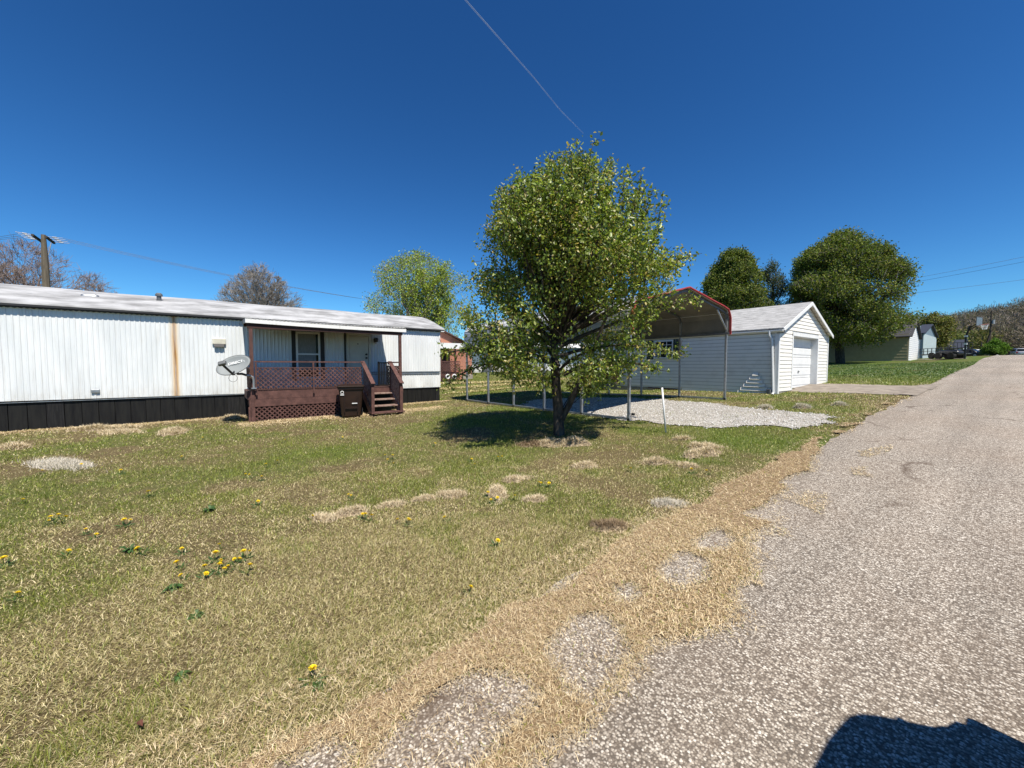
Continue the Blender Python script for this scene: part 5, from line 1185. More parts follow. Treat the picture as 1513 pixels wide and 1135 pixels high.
P(obox(MB(), 0, LL, -.02, .03, 1.7, 1.8), 'trim', M['white'], ft)
mb = MB()
for k in range(60): obox(mb, k * LL / 60, (k + 1) * LL / 60 - .02, -.06, .01 + (k % 2) * .03, .4, 1.7)
P(mb, 'skirting', M['bracket'], ft)['kind'] = 'thing'
mb = MB(); obox(mb, 7.2, 8.2, .05, .5, .6, 1.6); P(mb, 'dark_hatch', M['galv_dark'], ft)
mb = MB(); obox(mb, 8.6, 10.4, .05, .6, .7, 1.75); P(mb, 'air_conditioner', M['offwhite'], ft)
mb = MB(); obox(mb, 3, 4.2, .01, .05, 2.3, 3.3); P(mb, 'window', M['glass'], ft); mb = MB(); obox(mb, 12, 13.2, .01, .05, 2.3, 3.3); P(mb, 'window', M['glass'], ft)
# white house right of it
wh = empty('white_house', (-33, 38, .9), 0, 'plain white house wall seen between the pear tree and the garage', 'house')
gable(wh, -42, -30.5, 36.3, 46, .5, 4.2, 5.9, M['white'], M['darkroof'], 'y', .3)
mb = MB(); mb.box((-30.49, 39, 1.9), (-30.45, 40.2, 3.1)); P(mb, 'window', M['glass'], wh)

# houses beyond the garage
hb = zr(-7, 55)
h1 = empty('small_house', (-10, 56.5, 2.0), 0, 'low tan house with a white narrow gable end beyond the big tree', 'house')
X1, Ya, Yb = -6.9, 54.7, 60.4
mb = MB(); z = 1.8
while z < 4.6: mb.add([(-20, Ya - .02, z), (X1, Ya - .02, z), (X1, Ya, z + .3), (-20, Ya, z + .3)], [(0, 1, 2, 3)]); z += .3
mb.box((-20, Ya, 1.6), (X1 - .1, Ya + .1, 4.6)); P(mb, 'side_wall', M['tan'], h1)
mb = MB(); z = 1.95; cY = (Ya + Yb) / 2
while z < 6.1:
    z1 = z + .2; f0 = max(0, (z - 4.6) / 1.65) * (Yb - Ya) / 2; mb.add([(X1 + .02, Ya + f0, z), (X1 + .02, Yb - f0, z), (X1, Yb - f0, z1), (X1, Ya + f0, z1)], [(0, 1, 2, 3)]); z = z1
mb.prism([(X1 - .01, Ya, 1.6), (X1 - .01, Yb, 1.6), (X1 - .01, Yb, 4.6), (X1 - .01, cY, 6.25), (X1 - .01, Ya, 4.6)], (-.1, 0, 0)); P(mb, 'gable_wall', M['white'], h1)
mb = MB()
for s, ye in ((-1, Ya), (1, Yb)): mb.prism([(X1 + .25, cY, 6.3), (X1 + .25, ye + s * .3, 4.45), (X1 + .25, ye + s * .3, 4.55), (X1 + .25, cY, 6.42)], (-13.4, 0, 0))
P(mb, 'roof', M['darkroof'], h1)
mb = MB(); mb.box((X1 - 4, Yb, 1.8), (X1 - 1.2, Yb + 3.5, 4.2)); P(mb, 'annex', M['white'], h1); mb = MB(); mb.box((X1 - 4.2, Yb, 4.2), (X1 - .6, Yb + 3.8, 4.9)); P(mb, 'annex_roof', M['darkroof'], h1)
h2 = empty('metal_shed', (-8, 73, 2.6), 0, 'blue-grey metal building with a pale end wall beyond the tan house', 'shed')
gable(h2, -17, -7.6, 69.6, 81.5, 2.2, 5.6, 7.0, M['bluegrey'], M['slate'], 'x', .25)
mb = MB(); mb.box((-7.58, 69.62, 2.4), (-7.54, 81.4, 5.58)); P(mb, 'end_panel', M['lightblue'], h2)
mb = MB(); mb.tube([(-7.9, 69.3, 2.5), (-7.9, 69.3, 6.6)], .12, 8); P(mb, 'flue_pipe', M['galv'], h2)
h3 = empty('long_shed', (-6, 112, 3.2), 0, 'long low building with a navy roof far along the road', 'building')
gable(h3, -24, -8.0, 128, 142, 2.9, 5.4, 7.4, M['lightblue'], M['slate'], 'x', .3)
mb = MB(); mb.box((-12, 127.9, 3), (-10.5, 127.95, 5)); P(mb, 'door', M['galv_dark'], h3)
# basketball hoop
hp = empty('basketball_hoop', (-3.25, 54.8, zr(-3.25, 54.8)), R(-14), 'black basketball hoop with clear backboard beside the road', 'basketball hoop')
mb = MB(); mb.tube([(0, 0, 0), (.0, 0, 2.1), (.25, .0, 3.0)], .075, 8); mb.build('pole', M['black'], hp)
mb = MB(); mb.bar((.2, 0, 2.8), (.75, 0, 3.25), .06); mb.bar((.2, 0, 2.6), (.75, 0, 3.05), .06); mb.build('arm', M['black'], hp)
mb = MB(); mb.box((.75, -.62, 2.95), (.79, -.58, 3.75)); mb.box((.75, .58, 2.95), (.79, .62, 3.75)); mb.box((.75, -.58, 2.95), (.79, .58, 3.0)); mb.box((.75, -.58, 3.71), (.79, .58, 3.75)); bb = mb.build('backboard', M['dishd'], hp)
mb = MB(); mb.box((.765, -.58, 3.0), (.775, .58, 3.71)); mb.build('pane', mat('backboard_pane', (.16, .21, .25), .3), bb)
mb = MB(); mb.tube([Vector((1.1 + .23 * math.cos(t), .23 * math.sin(t), 3.05)) for t in np.linspace(0, 6.2832, 20)], .014, 6, cap=False); mb.bar((.79, 0, 3.03), (.88, 0, 3.05), .1, .03); rim = mb.build('rim', M['red'], hp)
mb = MB()
for k in range(12):
    a = 6.2832 * k / 12; b = a + .5; c = a - .5
    for e in (b, c): mb.tube([(1.1 + .22 * math.cos(a), .22 * math.sin(a), 3.04), (1.1 + .13 * math.cos(e), .13 * math.sin(e), 2.6)], .012, 4)
n_ = mb.build('net', M['white'], hp)
for z in (1.3, 2.0): mb = MB(); mb.box((-.09, -.1, z), (.1, .1, z + .16)); mb.build('pad', M['white'], hp)
# far utility poles by the road
for (x, y, h, lab, ln) in ((-4.0, 118.8, 8.9, 'far utility pole with a crossarm right of the basketball hoop', 0), (-4.4, 107, 4.6, 'dark leaning far pole between the hoop and the green bush', .9)):
    p = empty('utility_pole', (x, y, zr(x, y)), 0, lab, 'utility pole'); mb = MB(); mb.tube([(0, 0, -.2), (ln, 0, h)], [.15, .11], 8); mb.build('mast', M['bark'], p)
    if not ln:
        mb = MB(); mb.bar((-1.1, -.2, h - .5), (1.1, .2, h - .5), .1, .12); mb.build('crossarm', M['pole'], p); mb = MB(); mb.tube([(.3, 0, h - 2.6), (.3, 0, h - 1.8)], .2, 8); mb.build('transformer', M['insul'], p)
for k, (z0_, z1_, lab) in enumerate(((9.6, 13.5, 'upper of the thin wires crossing right of the big tree'), (9.2, 13.0, 'middle of the thin wires crossing right of the big tree'), (8.6, 10.4, 'lowest thin wire above the far wooded hill at the right'))):
    wire(lab, [(-16, 62, z0_ + 1.2), (14, 58, z1_)], .5, .012, group='wires across the road')

# green bush at the bend of the road
bu = empty('bush', (-2.7, 95.7, zr(-2.7, 95.7) - .1), 0, 'bright green rounded bush where the road ends', 'bush')
sg, an = tree_segments(random.Random(8), (0, 0, 0), 1.6, .08, [(22, .9, 60, .02), (7, .6, 48, .2), (5, .6, 48, .2)], envelope([(0, 2.0), (.8, 2.5), (1.8, 2.1), (2.6, 1.2), (3.0, 0)], (0, 0), .12, 1, 3), .15)
seg_mesh('stems', sg, M['bark'], bu, .01); A = np.repeat(np.array([tuple(a[0]) for a in an]), 5, 0); n = len(A); A = A + rng.normal(0, .12, A.shape)
leaf_mesh('crown', A, rng.normal(size=(n, 3)), np.full(n, .16), np.full(n, .12), pal([(.1, .2, .02), (.07, .15, .015), (.14, .24, .03)], 0, n), M['leafd'], bu)
for lab, loc, sd, cc in (('pale yellow-green tree just right of the tan house gable', (-10.2, 102.3), 31, [(.16, .18, .04), (.12, .14, .03), (.2, .17, .05)]), ('pale green tree behind the blue-grey metal building', (-12.7, 131.8), 32, [(.13, .2, .05), (.1, .16, .04), (.17, .22, .07)])):
    make_tree(lab, loc, 6.5, .25, [(18, .55, 50, .12), (7, .5, 45, .15), (5, .5, 45, .2)], envelope([(.8, 1), (2, 3.2), (4.5, 4.0), (6.5, 3.), (8, 0)], (0, 0), .25, 1.6, sd), .15, sd, M['bark_grey'], cc, 4, .3, 'spring_tree', minr=.02, spread=.3, droop=.1, mt='leafd')

# ================================================================== wooded hills
def hillz(x, y):
    d = np.hypot(x, y); az = np.degrees(np.arctan2(-x, y))      # left of +Y
    crest = np.interp(az, [-60, -30, -5, 0, 6, 12, 30, 60, 110, 140], [15, 19, 20, 19, 15, 11, 2, 0, 0, 0]) * (1 + .16 * (fbm(az, 0 * az, 7., 12) - .5) * 2)
    return zs(x, y) - 1 + crest * ss(190, 330, d) * (1 - .25 * ss(330, 500, d))
azs = np.radians(np.linspace(-60, 140, 90)); rad = np.linspace(170, 520, 26)
AA, RR = np.meshgrid(azs, rad); X = -RR * np.sin(AA); Y = RR * np.cos(AA); Z = hillz(X, Y); nx = 90; ny = 26
i, j = np.meshgrid(np.arange(nx - 1), np.arange(ny - 1)); a = (j * nx + i).ravel()
M['hill'] = mat('leaf_litter_hill', (.085, .065, .045), .95, col2=(.045, .04, .025), scale=.08)
tag(np_mesh('hills', np.stack([X.ravel(), Y.ravel(), Z.ravel()], 1), np.stack([a, a + 1, a + 1 + nx, a + nx], 1), M['hill'], smooth=True), kind='structure')
# far-off wood: fans of bare twigs with a haze of buds, some leafing trees low down
def wood(name, label, n, az0, az1, r0, r1, cols, H, quads, lw, dens):
    a = np.radians(az0 + (az1 - az0) * rng.random(n)); r = np.sqrt(r0 * r0 + (r1 * r1 - r0 * r0) * rng.random(n)); x = -r * np.sin(a); y = r * np.cos(a); z = hillz(x, y)
    h = H * (.65 + .6 * rng.random(n)); w = h * (.32 + .12 * rng.random(n)); m = quads; idx = np.repeat(np.arange(n), m); N = n * m
    u = rng.normal(size=(N, 3)); u /= np.linalg.norm(u, axis=1, keepdims=True); rr = rng.random(N) ** (1 / 2.4)
    c = np.stack([x[idx], y[idx], z[idx] + h[idx] * .6], 1) + u * rr[:, None] * np.stack([w[idx], w[idx], h[idx] * .42], 1)
    d = u * .7 + rng.normal(0, .6, (N, 3)) + np.array([0, 0, .35])
    cc = pal(cols, 0, n, .25)[idx] * (.8 + .4 * rng.random((N, 1)))
    L = lw[0] * (.5 + rng.random(N)); W = lw[1] * (.5 + rng.random(N))
    o = leaf_mesh(name, c, d, L, W, cc, M['leafd'], None)
    # trunks
    tv = []; 
    tx = np.stack([x - .2, y, z - .5], 1); ty = np.stack([x + .2, y, z - .5], 1); tz = np.stack([x + .06, y, z + h * .8], 1); tw = np.stack([x - .06, y, z + h * .8], 1)
    v = np.stack([tx, ty, tz, tw], 1).reshape(-1, 3); q = np.arange(n) * 4
    np_t = np_mesh(name, v, np.stack([q, q + 1, q + 2, q + 3], 1), M['twig'])
    return tag(o, label, 'woods', kind='stuff'), tag(np_t, 'pale trunks inside the far leafless woods', 'woods', kind='stuff')
wood('wooded_hillside', 'leafless brown woods covering the far hill', 1500, -14, 22, 205, 350, [(.21, .175, .15), (.17, .14, .12), (.25, .215, .19), (.15, .13, .1), (.17, .16, .1)], 11, 260, (1.5, .14), 1)
wood('wooded_hillside', 'thinner leafless woods along the horizon behind the houses', 900, 22, 120, 205, 340, [(.15, .115, .09), (.12, .09, .07), (.13, .15, .06)], 11, 110, (1.6, .22), 1)
wood('budding_woods', 'yellow-green budding trees at the foot of the far hill', 90, 2, 20, 150, 205, [(.12, .15, .04), (.15, .14, .05), (.09, .12, .035), (.17, .13, .06)], 10, 320, (.9, .35), 1)

wood('wooded_hillside', 'leafless woods on the hill beyond the right side of the road', 700, -62, -14, 205, 340, [(.2, .165, .14), (.16, .13, .11), (.17, .17, .09)], 11, 130, (1.6, .2), 1)
# contrail far overhead
m = D.materials.new('ice_trail'); m.use_nodes = True; n, l = NN(m); b = n["Principled BSDF"]; b.inputs['Base Color'].default_value = (.95, .95, .95, 1); b.inputs['Roughness'].default_value = 1
tc = n.new("ShaderNodeTexCoord"); sp = n.new("ShaderNodeSeparateXYZ"); l.new(tc.outputs['Object'], sp.inputs[0])
mr = n.new("ShaderNodeMapRange"); mr.inputs[1].default_value = 0; mr.inputs[2].default_value = 3100; mr.inputs[3].default_value = .2; mr.inputs[4].default_value = .1
l.new(sp.outputs[1], mr.inputs[0]); nz = noise(n, l, tc.outputs['Object'], .01, 3); ml = n.new("ShaderNodeMath"); ml.operation = 'MULTIPLY'; l.new(mr.outputs[0], ml.inputs[0]); l.new(ramp(n, l, nz, [(.3, .6), (.6, 1.)]), ml.inputs[1]); l.new(ml.outputs[0], b.inputs['Alpha'])
mb = MB(); mb.tube([(0, 0, 0), (659, 0, 0)] if False else [(0, -800, 0), (0, 0, 0), (-165, 527, 0), (-340, 1080, 0), (-540, 1650, 0), (-689, 2210, 0)], [5.5, 5.5, 5.5, 5, 5, 3.5], 8, cap=False)
mb.v = [(x + (250 if y < -700 else 0), y, z) for x, y, z in mb.v]
o = mb.build('contrail', m, None, smooth=True); o.location = (-2862, 1645, 3000); tag(o, 'thin straight white contrail crossing the deep blue sky', 'contrail'); o.visible_shadow = True
# ================================================================== vehicles
def car(label, name, loc, rz, paint, L=4.6, W=1.8, H=1.7, suv=True, cat='car', spoiler=False, rear_round=.12):
    """car with its nose towards local +Y; origin on the ground at its centre"""
    t = empty(name, loc, rz, label, cat); hl = L / 2; hw = W / 2; belt = H * .60 if suv else H * .64
    # body shell: stations along y (y, bottom, shoulder height, half width)
    st = [(-hl, .45, belt * .80, hw * .80), (-hl + .08, .30, belt * .97, hw * .93), (-hl + .35, .24, belt, hw), (-hl * .4, .24, belt, hw), (hl * .32, .24, belt * .98, hw), (hl * .62, .24, belt * .90, hw * .985), (hl - .2, .26, belt * .80, hw * .93), (hl - .03, .32, belt * .66, hw * .82), (hl, .42, belt * .55, hw * .74)]
    mb = MB(); n = 12
    for y, zb_, zs_, w in st:
        zm = (zb_ + zs_) / 2
        half = [(w * .90, zb_), (w * .99, zb_ + .10), (w, zm), (w * .985, zs_ - .08), (w * .94, zs_), (w * .5, zs_ + .03)]
        ring = [(x, z) for x, z in half] + [(-x, z) for x, z in half[::-1]]
        mb.v += [(x, y, z) for x, z in ring]
    for i in range(len(st) - 1):
        for k in range(n): mb.f.append((i * n + k, i * n + (k + 1) % n, (i + 1) * n + (k + 1) % n, (i + 1) * n + k))
    mb.f += [tuple(range(n))[::-1], tuple((len(st) - 1) * n + k for k in range(n))]; mb.mi = [0] * len(mb.f)
    body = mb.build('body', paint, t, smooth=True)
    # greenhouse: rounded-corner rings from belt to roof
    yr0, yf0 = (-hl + .12, hl * .40) if suv else (-hl + .75, hl * .42)
    yr1, yf1 = (-hl + .42, hl * .12) if suv else (-hl + 1.35, hl * .10)
    def ring(y0, y1, w, z, r, m=5):
        out = []
        for cx_, cy_, a0 in ((w - r, y1 - r, 0), (-w + r, y1 - r, 90), (-w + r, y0 + r, 180), (w - r, y0 + r, 270)):
            for k in range(m + 1): a = R(a0 + 90 * k / m); out.append((cx_ + r * math.cos(a), cy_ + r * math.sin(a), z))
        return out
    rings = [(yr0, yf0, hw * .93, belt - .02, .12), (yr0 + .04, yf0 - .1, hw * .91, belt + .06, .14), (yr0 * .35 + yr1 * .65, yf0 * .35 + yf1 * .65, hw * .83, H - .14, .2), (yr1, yf1, hw * .78, H - .03, .26), (yr1 + .12, yf1 - .15, hw * .64, H, .3)]
    mb = MB(); 
    for q in rings: mb.v += ring(q[0], q[1], q[2], q[3], q[4])
    n = 24
    for i in range(len(rings) - 1):
        for k in range(n): mb.f.append((i * n + k, i * n + (k + 1) % n, (i + 1) * n + (k + 1) % n, (i + 1) * n + k))
    mb.f.append(tuple((len(rings) - 1) * n + k for k in range(n))); mb.mi = [0] * len(mb.f); mb.build('cabin', paint, t, smooth=True)
    # glazing: slightly proud panels following the cabin's slope
    def lerp(a, b, k): return a + (b - a) * k
    a_, b_ = rings[1], rings[2]; e = .012
    for s in (-1, 1):
        ya, yb = yr0 + .3, yf0 - .32; yc, yd = lerp(yr0, yr1, .65) + .22, lerp(yf0, yf1, .65) - .2; cuts = [0, .33, .66, 1]
        for i in range(3):
            k0, k1 = cuts[i] + .012, cuts[i + 1] - .012; mb = MB()
            P0 = [(s * (a_[2] + e), lerp(ya, yb, k0), a_[3] + .02), (s * (a_[2] + e), lerp(ya, yb, k1), a_[3] + .02), (s * (b_[2] + e), lerp(yc, yd, k1), b_[3] - .03), (s * (b_[2] + e), lerp(yc, yd, k0), b_[3] - .03)]
            mb.prism(P0, (-s * .01, 0, 0)); mb.build('side_window', M['glass'], t)
    for y0, y1, nm_ in ((yr0 + .04, lerp(yr0, yr1, .65), 'rear_window'), (yf0 - .1, lerp(yf0, yf1, .65), 'windscreen')):
        s = -1 if nm_ == 'rear_window' else 1; mb = MB(); mb.prism([(-hw * .74, y0 + s * e, a_[3] + .03), (hw * .74, y0 + s * e, a_[3] + .03), (hw * .66, y1 + s * e, b_[3] - .03), (-hw * .66, y1 + s * e, b_[3] - .03)], (0, -s * .01, 0)); mb.build(nm_, M['glass'], t)
    # wheels with arches
    wr = .36 if suv else .32
    for y in (-hl * .60, hl * .62):
        for s in (-1, 1):
            mb = MB(); x = s * (hw - .12)
            mb.tube([(x - s * .12, y, wr), (x - s * .11, y, wr), (x + s * .10, y, wr), (x + s * .13, y, wr)], [wr * .8, wr, wr, wr * .85], 24); w = mb.build('wheel', M['rubber'], t)
            mb = MB(); mb.tube([(x + s * .131, y, wr), (x + s * .145, y, wr)], [wr * .62, wr * .55], 18)
            for k in range(5): a = 6.2832 * k / 5; mb.bar((x + s * .15, y, wr), (x + s * .15, y + wr * .55 * math.cos(a), wr + wr * .55 * math.sin(a)), .02, .07, up=(s, 0, 0))
            r_ = mb.build('rim', M['galv'], w)
            mb = MB(); m_ = 14; pts = [(y + (wr + .07) * math.cos(math.pi * k / m_), wr + (wr + .07) * math.sin(math.pi * k / m_)) for k in range(m_ + 1)]
            mb.prism([(s * (hw + .004), a, b) for a, b in pts], (-s * .02, 0, 0)); mb.build('wheel_arch', M['black'], t)
    for s in (-1, 1):
        mb = MB(); mb.box((s * hw * .60, -hl + .0, belt * .66), (s * hw * .88, -hl + .16, belt * .93)); mb.build('tail_light', M['lamp_red'], t, bevel=.02)
        mb = MB(); mb.box((s * hw * .48, hl - .16, belt * .56), (s * hw * .82, hl - .03, belt * .70)); mb.build('headlight', M['lens'], t, bevel=.02)
        mb = MB(); mb.box((s * (hw - .02), yf0 - .42, belt + .02), (s * (hw + .16), yf0 - .32, belt + .16)); mb.build('mirror', paint, t, bevel=.03)
    mb = MB(); mb.box((-hw * .9, -hl - .06, .30), (hw * .9, -hl + .1, .52)); mb.build('rear_bumper', paint if not suv else M['dishd'], t, bevel=.03)
    mb = MB(); mb.box((-hw * .85, hl - .12, .26), (hw * .85, hl + .05, .46)); mb.build('front_bumper', paint, t, bevel=.03)
    mb = MB(); mb.box((-.26, -hl - .012, belt * .62), (.26, -hl + .03, belt * .72)); mb.build('number_plate', M['white'], t)
    for s in (-1, 1):
        if suv: mb = MB(); mb.tube([(s * hw * .62, yr1 + .3, H + .0), (s * hw * .62, yr1 + .35, H + .05), (s * hw * .62, yf1 - .35, H + .05), (s * hw * .62, yf1 - .3, H)], .02, 6); mb.build('roof_rail', M['black'], t)
    if spoiler: mb = MB(); mb.box((-hw * .62, yr1 - .13, H - .06), (hw * .62, yr1 - .02, H - .02)); mb.build('spoiler', paint, t, bevel=.01)
    return t
# the SUV the photographer stands beside: outside the frame, its shadow falls on the tarmac
car('dark SUV parked beside the camera, its rear corner shadow on the road', 'parked_suv', (1.33, .30, zr(0, 0) + .034), R(180), M['cardark'], 4.7, 1.95, 1.73, True, 'car', True)
car('silver SUV parked at the far end of the road', 'parked_suv', (-.6, 136, zr(0, 136) + .01), R(12), M['carsilver'], 4.6, 1.85, 1.75, True, 'car')
car('dark car partly behind the silver SUV at the road end', 'parked_car', (.3, 152, zr(-1, 152)), R(60), M['cardark'], 4.4, 1.75, 1.45, False, 'car')
car('dark car standing on the grass behind the basketball hoop', 'parked_car', (-6.1, 104.4, zt(-6.1, 104.4).item()), R(75), M['cardark'], 4.5, 1.75, 1.42, False, 'car')
car('white car beyond the hoop, half hidden by the green bush', 'parked_car', (-5.1, 112.4, zt(-5.1, 112.4).item()), R(80), M['carwhite'], 4.5, 1.75, 1.45, False, 'car')
# black mesh-sided utility trailer and a quad bike beside it
ux, uy = -4.9, 59.5; uz = zf(ux, uy)
ut = empty('utility_trailer', (ux, uy, uz), R(38), 'black open mesh-sided utility trailer on the lawn by the hoop', 'trailer')
mb = MB(); mb.box((-.9, -1.9, .45), (.9, 1.9, .52)); mb.bar((0, 1.9, .48), (0, 3.0, .45), .08); mb.build('bed', M['galv_dark'], ut)
for s in (-1, 1):
    mb = MB(); mb.bar((s * .9, -1.9, 1.1), (s * .9, 1.9, 1.1), .05); mb.bar((s * .9, -1.9, .8), (s * .9, 1.9, .8), .04)
    for k in range(8): y = -1.88 + 3.76 * k / 7; mb.bar((s * .9, y, .5), (s * .9, y, 1.1), .05)
    mb.build('side_rail', M['black'], ut)
    mb = MB(); mb.tube([(s * .98, 0, .33), (s * 1.16, 0, .33)], .33, 16); mb.build('wheel', M['rubber'], ut)
mb = MB(); mb.bar((-.9, -1.95, 1.55), (.9, -1.95, 1.55), .05)
for k in range(7): x = -.88 + 1.76 * k / 6; mb.bar((x, -1.95, .5), (x, -1.95, 1.55), .035)
mb.build('ramp_gate', M['black'], ut)
qb = empty('quad_bike', (-4.3, 56.6, zf(-4.3, 56.6)), R(50), 'dark quad bike parked in front of the mesh trailer', 'quad bike')
for x in (-.45, .45):
    for y in (-.6, .6): mb = MB(); mb.tube([(x - .13, y, .3), (x + .13, y, .3)], .3, 16); mb.build('wheel', M['rubber'], qb)
b = loftbox([(.35, -.3, .3, -.95, .95, .1), (.6, -.34, .34, -.95, .95, .12), (.78, -.26, .26, -.85, .8, .12), (.85, -.18, .18, -.7, .1, .1)]); b.build('body', M['cardark'], qb, smooth=True)
b = loftbox([(.82, -.17, .17, -.6, .2, .08), (.93, -.14, .14, -.5, .1, .06)]); b.build('seat', M['rubber'], qb)
mb = MB(); mb.bar((0, .35, .75), (0, .25, 1.08), .06); mb.bar((-.36, .2, 1.1), (.36, .2, 1.1), .035); mb.build('handlebar', M['black'], qb)
for y in (-.7, .62): mb = MB(); mb.box((-.5, y - .25, .62), (.5, y + .25, .66)); mb.build('fender', M['galv_dark'], qb, bevel=.02)
# concrete slab where they stand
sheet('parking_slab', [(-6.8, 55.5), (-3.2, 55.5), (-3.0, 58.5), (-6.6, 58.5)], M['concrete'], .01, .2, .1)

M['mound'] = mat('raked_thatch', (.42, .33, .22), .95, col2=(.12, .09, .055), scale=40, bump=1, bscale=90)
# ================================================================== small things in the grass
def thatch(label, x, y, sx, sy, rz, h, n=None, cols=DRYS, seed=0, flat=False):
    if flat: h *= .35; sx *= 1.3
    n = n or int(9000 * sx * sy * 4 + 300); z0 = zf(x, y); c, s = math.cos(rz), math.sin(rz)
    # mound
    N = 20; vs = []; 
    for j in range(N + 1):
        for i in range(N + 1):
            u, v_ = i / N * 2 - 1, j / N * 2 - 1; X = x + (u * sx * c - v_ * sy * s); Y = y + (u * sx * s + v_ * sy * c)
            rr = math.hypot(u, v_) * (1 + .5 * (float(vn(u * 3 + seed, v_ * 3, 1.)) - .5)); k = max(0, 1 - rr)
            vs.append((X, Y, zf(X, Y) - .02 + max(0, h * (min(1, k * 2.2) * .8 - 1.7 * float(fbm(X, Y, .2, seed + 5)) + .72))))
    a = np.array([(j * (N + 1) + i, j * (N + 1) + i + 1, (j + 1) * (N + 1) + i + 1, (j + 1) * (N + 1) + i) for j in range(N) for i in range(N)]); vs = np.array(vs)
    t = empty('thatch_pile', (x, y, z0), 0, label, 'thatch pile', 'clumps of raked dead grass on the lawn')
    o = np_mesh('mound', vs - np.array([x, y, z0]), a, M['mound'], parent=t, smooth=True)
    u = rng.normal(0, .42, n); w = rng.normal(0, .42, n); X = x + u * sx * c - w * sy * s; Y = y + u * sx * s + w * sy * c
    k = np.clip(1 - np.hypot(u, w), 0, 1); q_ = np.minimum(1, k * 2.2) * .8 - 1.7 * fbm(X, Y, .2, seed + 5) + .72; kk = (q_ > .02) | (rng.random(n) < .1); X, Y, q_, k = X[kk], Y[kk], q_[kk], k[kk]; n = len(X); Z = zt(X, Y) + h * np.maximum(0, q_) * rng.uniform(.6, 1.15, n) - .006
    r = math.hypot(x, y); sc = max(1, r / 5)
    b = blades('straw', X - x, Y - y, Z - z0, .05 * sc ** .5 * (.5 + rng.random(n)), np.full(n, .0036 * sc), .5 + 1.1 * rng.random(n), pal(cols, 0, n, .2), M['straw'], bend=r < 8, kind=None, parent=t); return t
TH = [(-4.45, .86, .16, .10, .6, 'left end clump of the raked straw row in mid lawn'), (-4.44, 1.15, .18, .08, 1.3, 'long low straw clump right of the row\'s left end'), (-4.40, 1.55, .2, .08, 1.4, 'middle clump of the raked straw row'), (-4.36, 1.95, .16, .08, 1.2, 'rounded clump right of the middle of the straw row'), (-4.25, 2.3, .2, .12, .9, 'right end clump of the raked straw row'),
      (-3.9, 2.75, .26, .13, 2.6, 'tall slanting straw heap nearer the pear tree'), (-4.25, 3.3, .22, .1, 1.2, 'flat straw heap just behind the slanting heap'), (-3.5, 3.0, .14, .08, 1, 'small straw clump right of the slanting heap'),
      (-4.04, 4.45, .18, .12, 1, 'neat round straw clump in front of the pear trunk'), (-3.34, 6.77, .3, .16, .9, 'largest straw heap in front of the gravel pad'), (-3.14, 6.3, .28, .14, 1.1, 'second straw heap just below the largest one'), (-3.39, 5.4, .2, .1, .9, 'thin straw clump between lawn and gravel'), (-3.0, 5.6, .16, .1, 1, 'small straw clump right of the thin one'), (-3.9, 7.05, .2, .08, 1, 'flat straw clump by the marker stake'),
      (-2.46, 3.1, .2, .12, .7, 'brown matted clump near the road verge'), (-2.39, 4.1, .2, .12, .9, 'pale matted clump on the verge further up'), (-5.35, 5.35, .5, .2, .9, 'broad straw mulch in front of the pear tree trunk'), (-5.75, 4.9, .3, .2, .8, 'dark mulch patch left of the pear trunk'),
      (-12.1, -.9, .3, .25, .4, 'round straw heap in front of the black skirting'), (-13.7, -2.3, .6, .2, 1.4, 'straw bank against the skirting left of the heap'), (-11.8, -3.2, .25, .2, 1, 'straw heap at the left edge of the lawn'), (-12.9, -1.9, .35, .25, 1, 'thin straw patch before the skirting bank'), (-9.59, -2.12, .5, .25, .6, 'whitish bleached patch on the left lawn'),
      (-3.55, 12.5, .22, .12, 1, 'pale clump on the strip before the garage corner'), (-4.19, 11.9, .2, .12, 1, 'pale clump between the gravel and the garage'), (-3.0, 13.6, .16, .1, 1, 'small pale clump near the driveway'), (-14.0, .35, .35, .15, 1.5, 'straw bank at the porch corner beside the skirting')]
for i, (x, y, sx, sy, rz, lab) in enumerate(TH):
    r = math.hypot(x, y); pale = 'pale' in lab or 'whitish' in lab
    thatch(lab, x, y, sx * 1.25, sy * 1.15, rz + math.pi / 2 * 0, (.05 + .004 * r) * (1.3 if 'tall' in lab or 'largest' in lab or 'broad' in lab else .8), cols=[(.6, .55, .47), (.5, .46, .4)] if pale else ([(.2, .14, .08), (.3, .22, .14)] if 'dark' in lab or 'brown' in lab else [(.66, .55, .38), (.52, .42, .28), (.76, .66, .48), (.36, .27, .17)]), seed=i * 3, flat='whitish' in lab or 'thin straw patch' in lab)

# dandelions: one flower, then copies
def dandelion_mesh():
    mb = MB(); mb.m = 0
    for k in range(30):
        a = k * 2.4; e = .25 + .9 * (k / 30); L = .020 - .004 * (k / 30); d = Vector((math.cos(a) * math.cos(e), math.sin(a) * math.cos(e), math.sin(e))); s = Vector((-math.sin(a), math.cos(a), 0)) * .0035; o_ = Vector((0, 0, .055))
        mb.add([o_ - s * .4, o_ + d * L - s, o_ + d * L * 1.08, o_ + d * L + s, o_ + s * .4], [(0, 1, 2, 3, 4)])
    mb.m = 1; mb.tube([(0, 0, 0), (.004, 0, .03), (0, 0, .056)], .002, 5)
    for k in range(6):
        a = k * 1.05 + .3; d = Vector((math.cos(a), math.sin(a), .25)); s = Vector((-math.sin(a), math.cos(a), 0)); 
        mb.add([Vector((0, 0, .004)), d * .04 + s * .008, d * .075, d * .04 - s * .008], [(0, 1, 2, 3)])
    return mb
dm = dandelion_mesh(); first = dm.build('dandelion', [M['yellow'], M['weed']], None)
DP = [(-2.20, .35, 1.15, 'single yellow dandelion nearest the camera in the dead grass')]
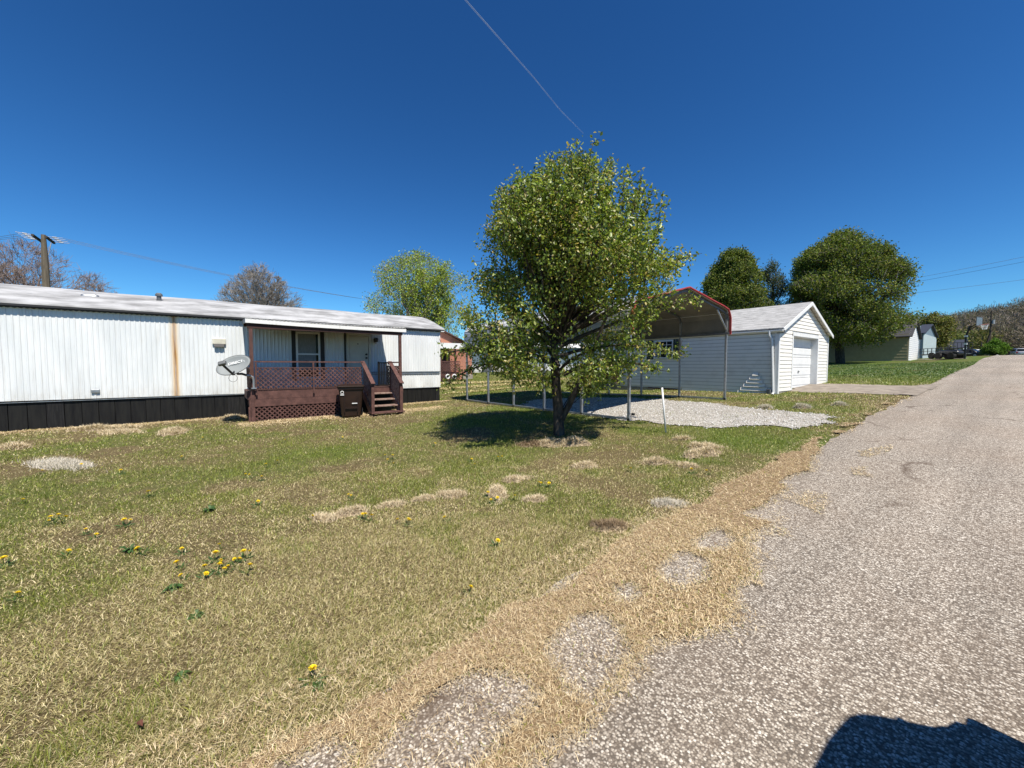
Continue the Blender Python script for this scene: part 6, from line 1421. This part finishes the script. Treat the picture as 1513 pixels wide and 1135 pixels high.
P0 = "-2.36,1.39 -4.40,-0.30 -4.05,-0.29 -3.83,-0.25 -3.84,-0.13 -3.76,-0.13 -3.92,-0.03 -3.82,-0.05 -4.29,-0.03 -3.86,-0.00 -3.77,0.03 -3.91,0.08 -3.84,0.07 -3.94,0.13 -3.94,0.17 -3.74,-0.02 -3.65,0.14 -4.05,-0.07 -6.10,-1.44 -6.16,-1.41 -5.98,-1.34 -6.00,-1.43 -5.51,-0.81 -5.51,-0.78 -5.45,-1.07 -5.27,-0.98 -4.93,-1.09 -4.98,-1.44 -4.19,-1.18 -5.38,0.32 -6.75,0.35 -6.85,0.27 -6.54,0.45 -4.96,1.27 -5.02,1.27 -4.52,0.73 -4.16,1.20 -4.24,1.19 -3.82,1.43 -3.70,1.50 -3.55,1.85 -3.77,1.52 -2.81,1.95 -3.94,2.61 -3.73,2.52 -3.75,2.63 -5.53,3.32 -5.24,3.77 -5.30,3.71 -3.81,3.38 -3.70,3.43 -3.84,3.38 -3.64,2.80 -6.52,2.36 -6.70,2.30 -6.34,2.23 -6.08,2.22 -4.08,1.23 -3.39,4.72 -2.62,5.46 -2.78,5.34 -8.97,-2.19 -8.25,-1.22 -8.79,-0.53 -7.52,0.75 -7.37,0.59 -6.56,-0.74 -4.58,-0.57 -7.16,-1.92 -9.17,-1.81 -5.24,3.21 -8.34,4.08 -9.51,4.86 -12.08,7.13 -7.05,3.38 -7.78,2.54 -9.00,2.13 -9.36,1.07 -10.74,-0.30"
for q in P0.split(): a, b = map(float, q.split(',')); DP.append((a, b, .8 + .5 * random.random(), None))
for i, (x, y, s, lab) in enumerate(DP):
    o = first if i == 0 else first.copy()
    if i: COL.objects.link(o)
    r = math.hypot(x, y); o.location = (x, y, zf(x, y)); o.scale = (s,) * 3; o.rotation_euler = (random.uniform(-.35, .35), random.uniform(-.1, .5), random.random() * 6.28)
    tag(o, lab or 'small yellow dandelion flower scattered in the lawn', 'dandelion', 'yellow dandelions scattered over the lawn')
# broad-leaved weeds
def weed(x, y, s, label):
    mb = MB()
    for k in range(16):
        a = k * 2.4 + x; e = .15 + .6 * random.random(); L = s * (.7 + .5 * random.random()); d = Vector((math.cos(a) * math.cos(e), math.sin(a) * math.cos(e), math.sin(e))); sd_ = Vector((-math.sin(a), math.cos(a), 0)) * L * .14
        m_ = d * L * .55 + Vector((0, 0, .01)); mb.add([Vector((0, 0, 0)), m_ + sd_, d * L + Vector((0, 0, -.02)), m_ - sd_], [(0, 1, 2, 3)])
    o = mb.build('weed', M['weed'], None); o.location = (x, y, zf(x, y)); tag(o, label, 'weed', 'broad-leaved weeds in the lawn')
for x, y, s, lab in ((-4.73, -.67, .1, 'dark green broad-leaved weed left of the dandelion cluster'), (-3.72, -.31, .08, 'dark green weed under the lowest dandelions of the cluster'), (-2.13, .37, .05, 'small weed beside the nearest dandelion'), (-3.22, -.16, .06, 'low green weed in the dead foreground grass'), (-5.52, -.12, .1, 'tall dark weed in the brown middle-left lawn'), (-2.63, -.2, .05, 'weed in the lower left foreground')): weed(x, y, s, lab)
# dry fallen leaf
mb = MB(); mb.add([(0, 0, 0), (.025, .012, .012), (.06, 0, .004), (.03, -.014, .014)], [(0, 1, 2), (0, 2, 3)]); o = mb.build('fallen_leaf', M['red'] if False else mat('dead_leaf', (.16, .06, .04), .8), None); o.location = (-2.39, -.34, zf(-2.39, -.34) + .03); o.rotation_euler = (0, 0, .4); tag(o, 'curled dark red-brown fallen leaf in the foreground grass', 'leaf')
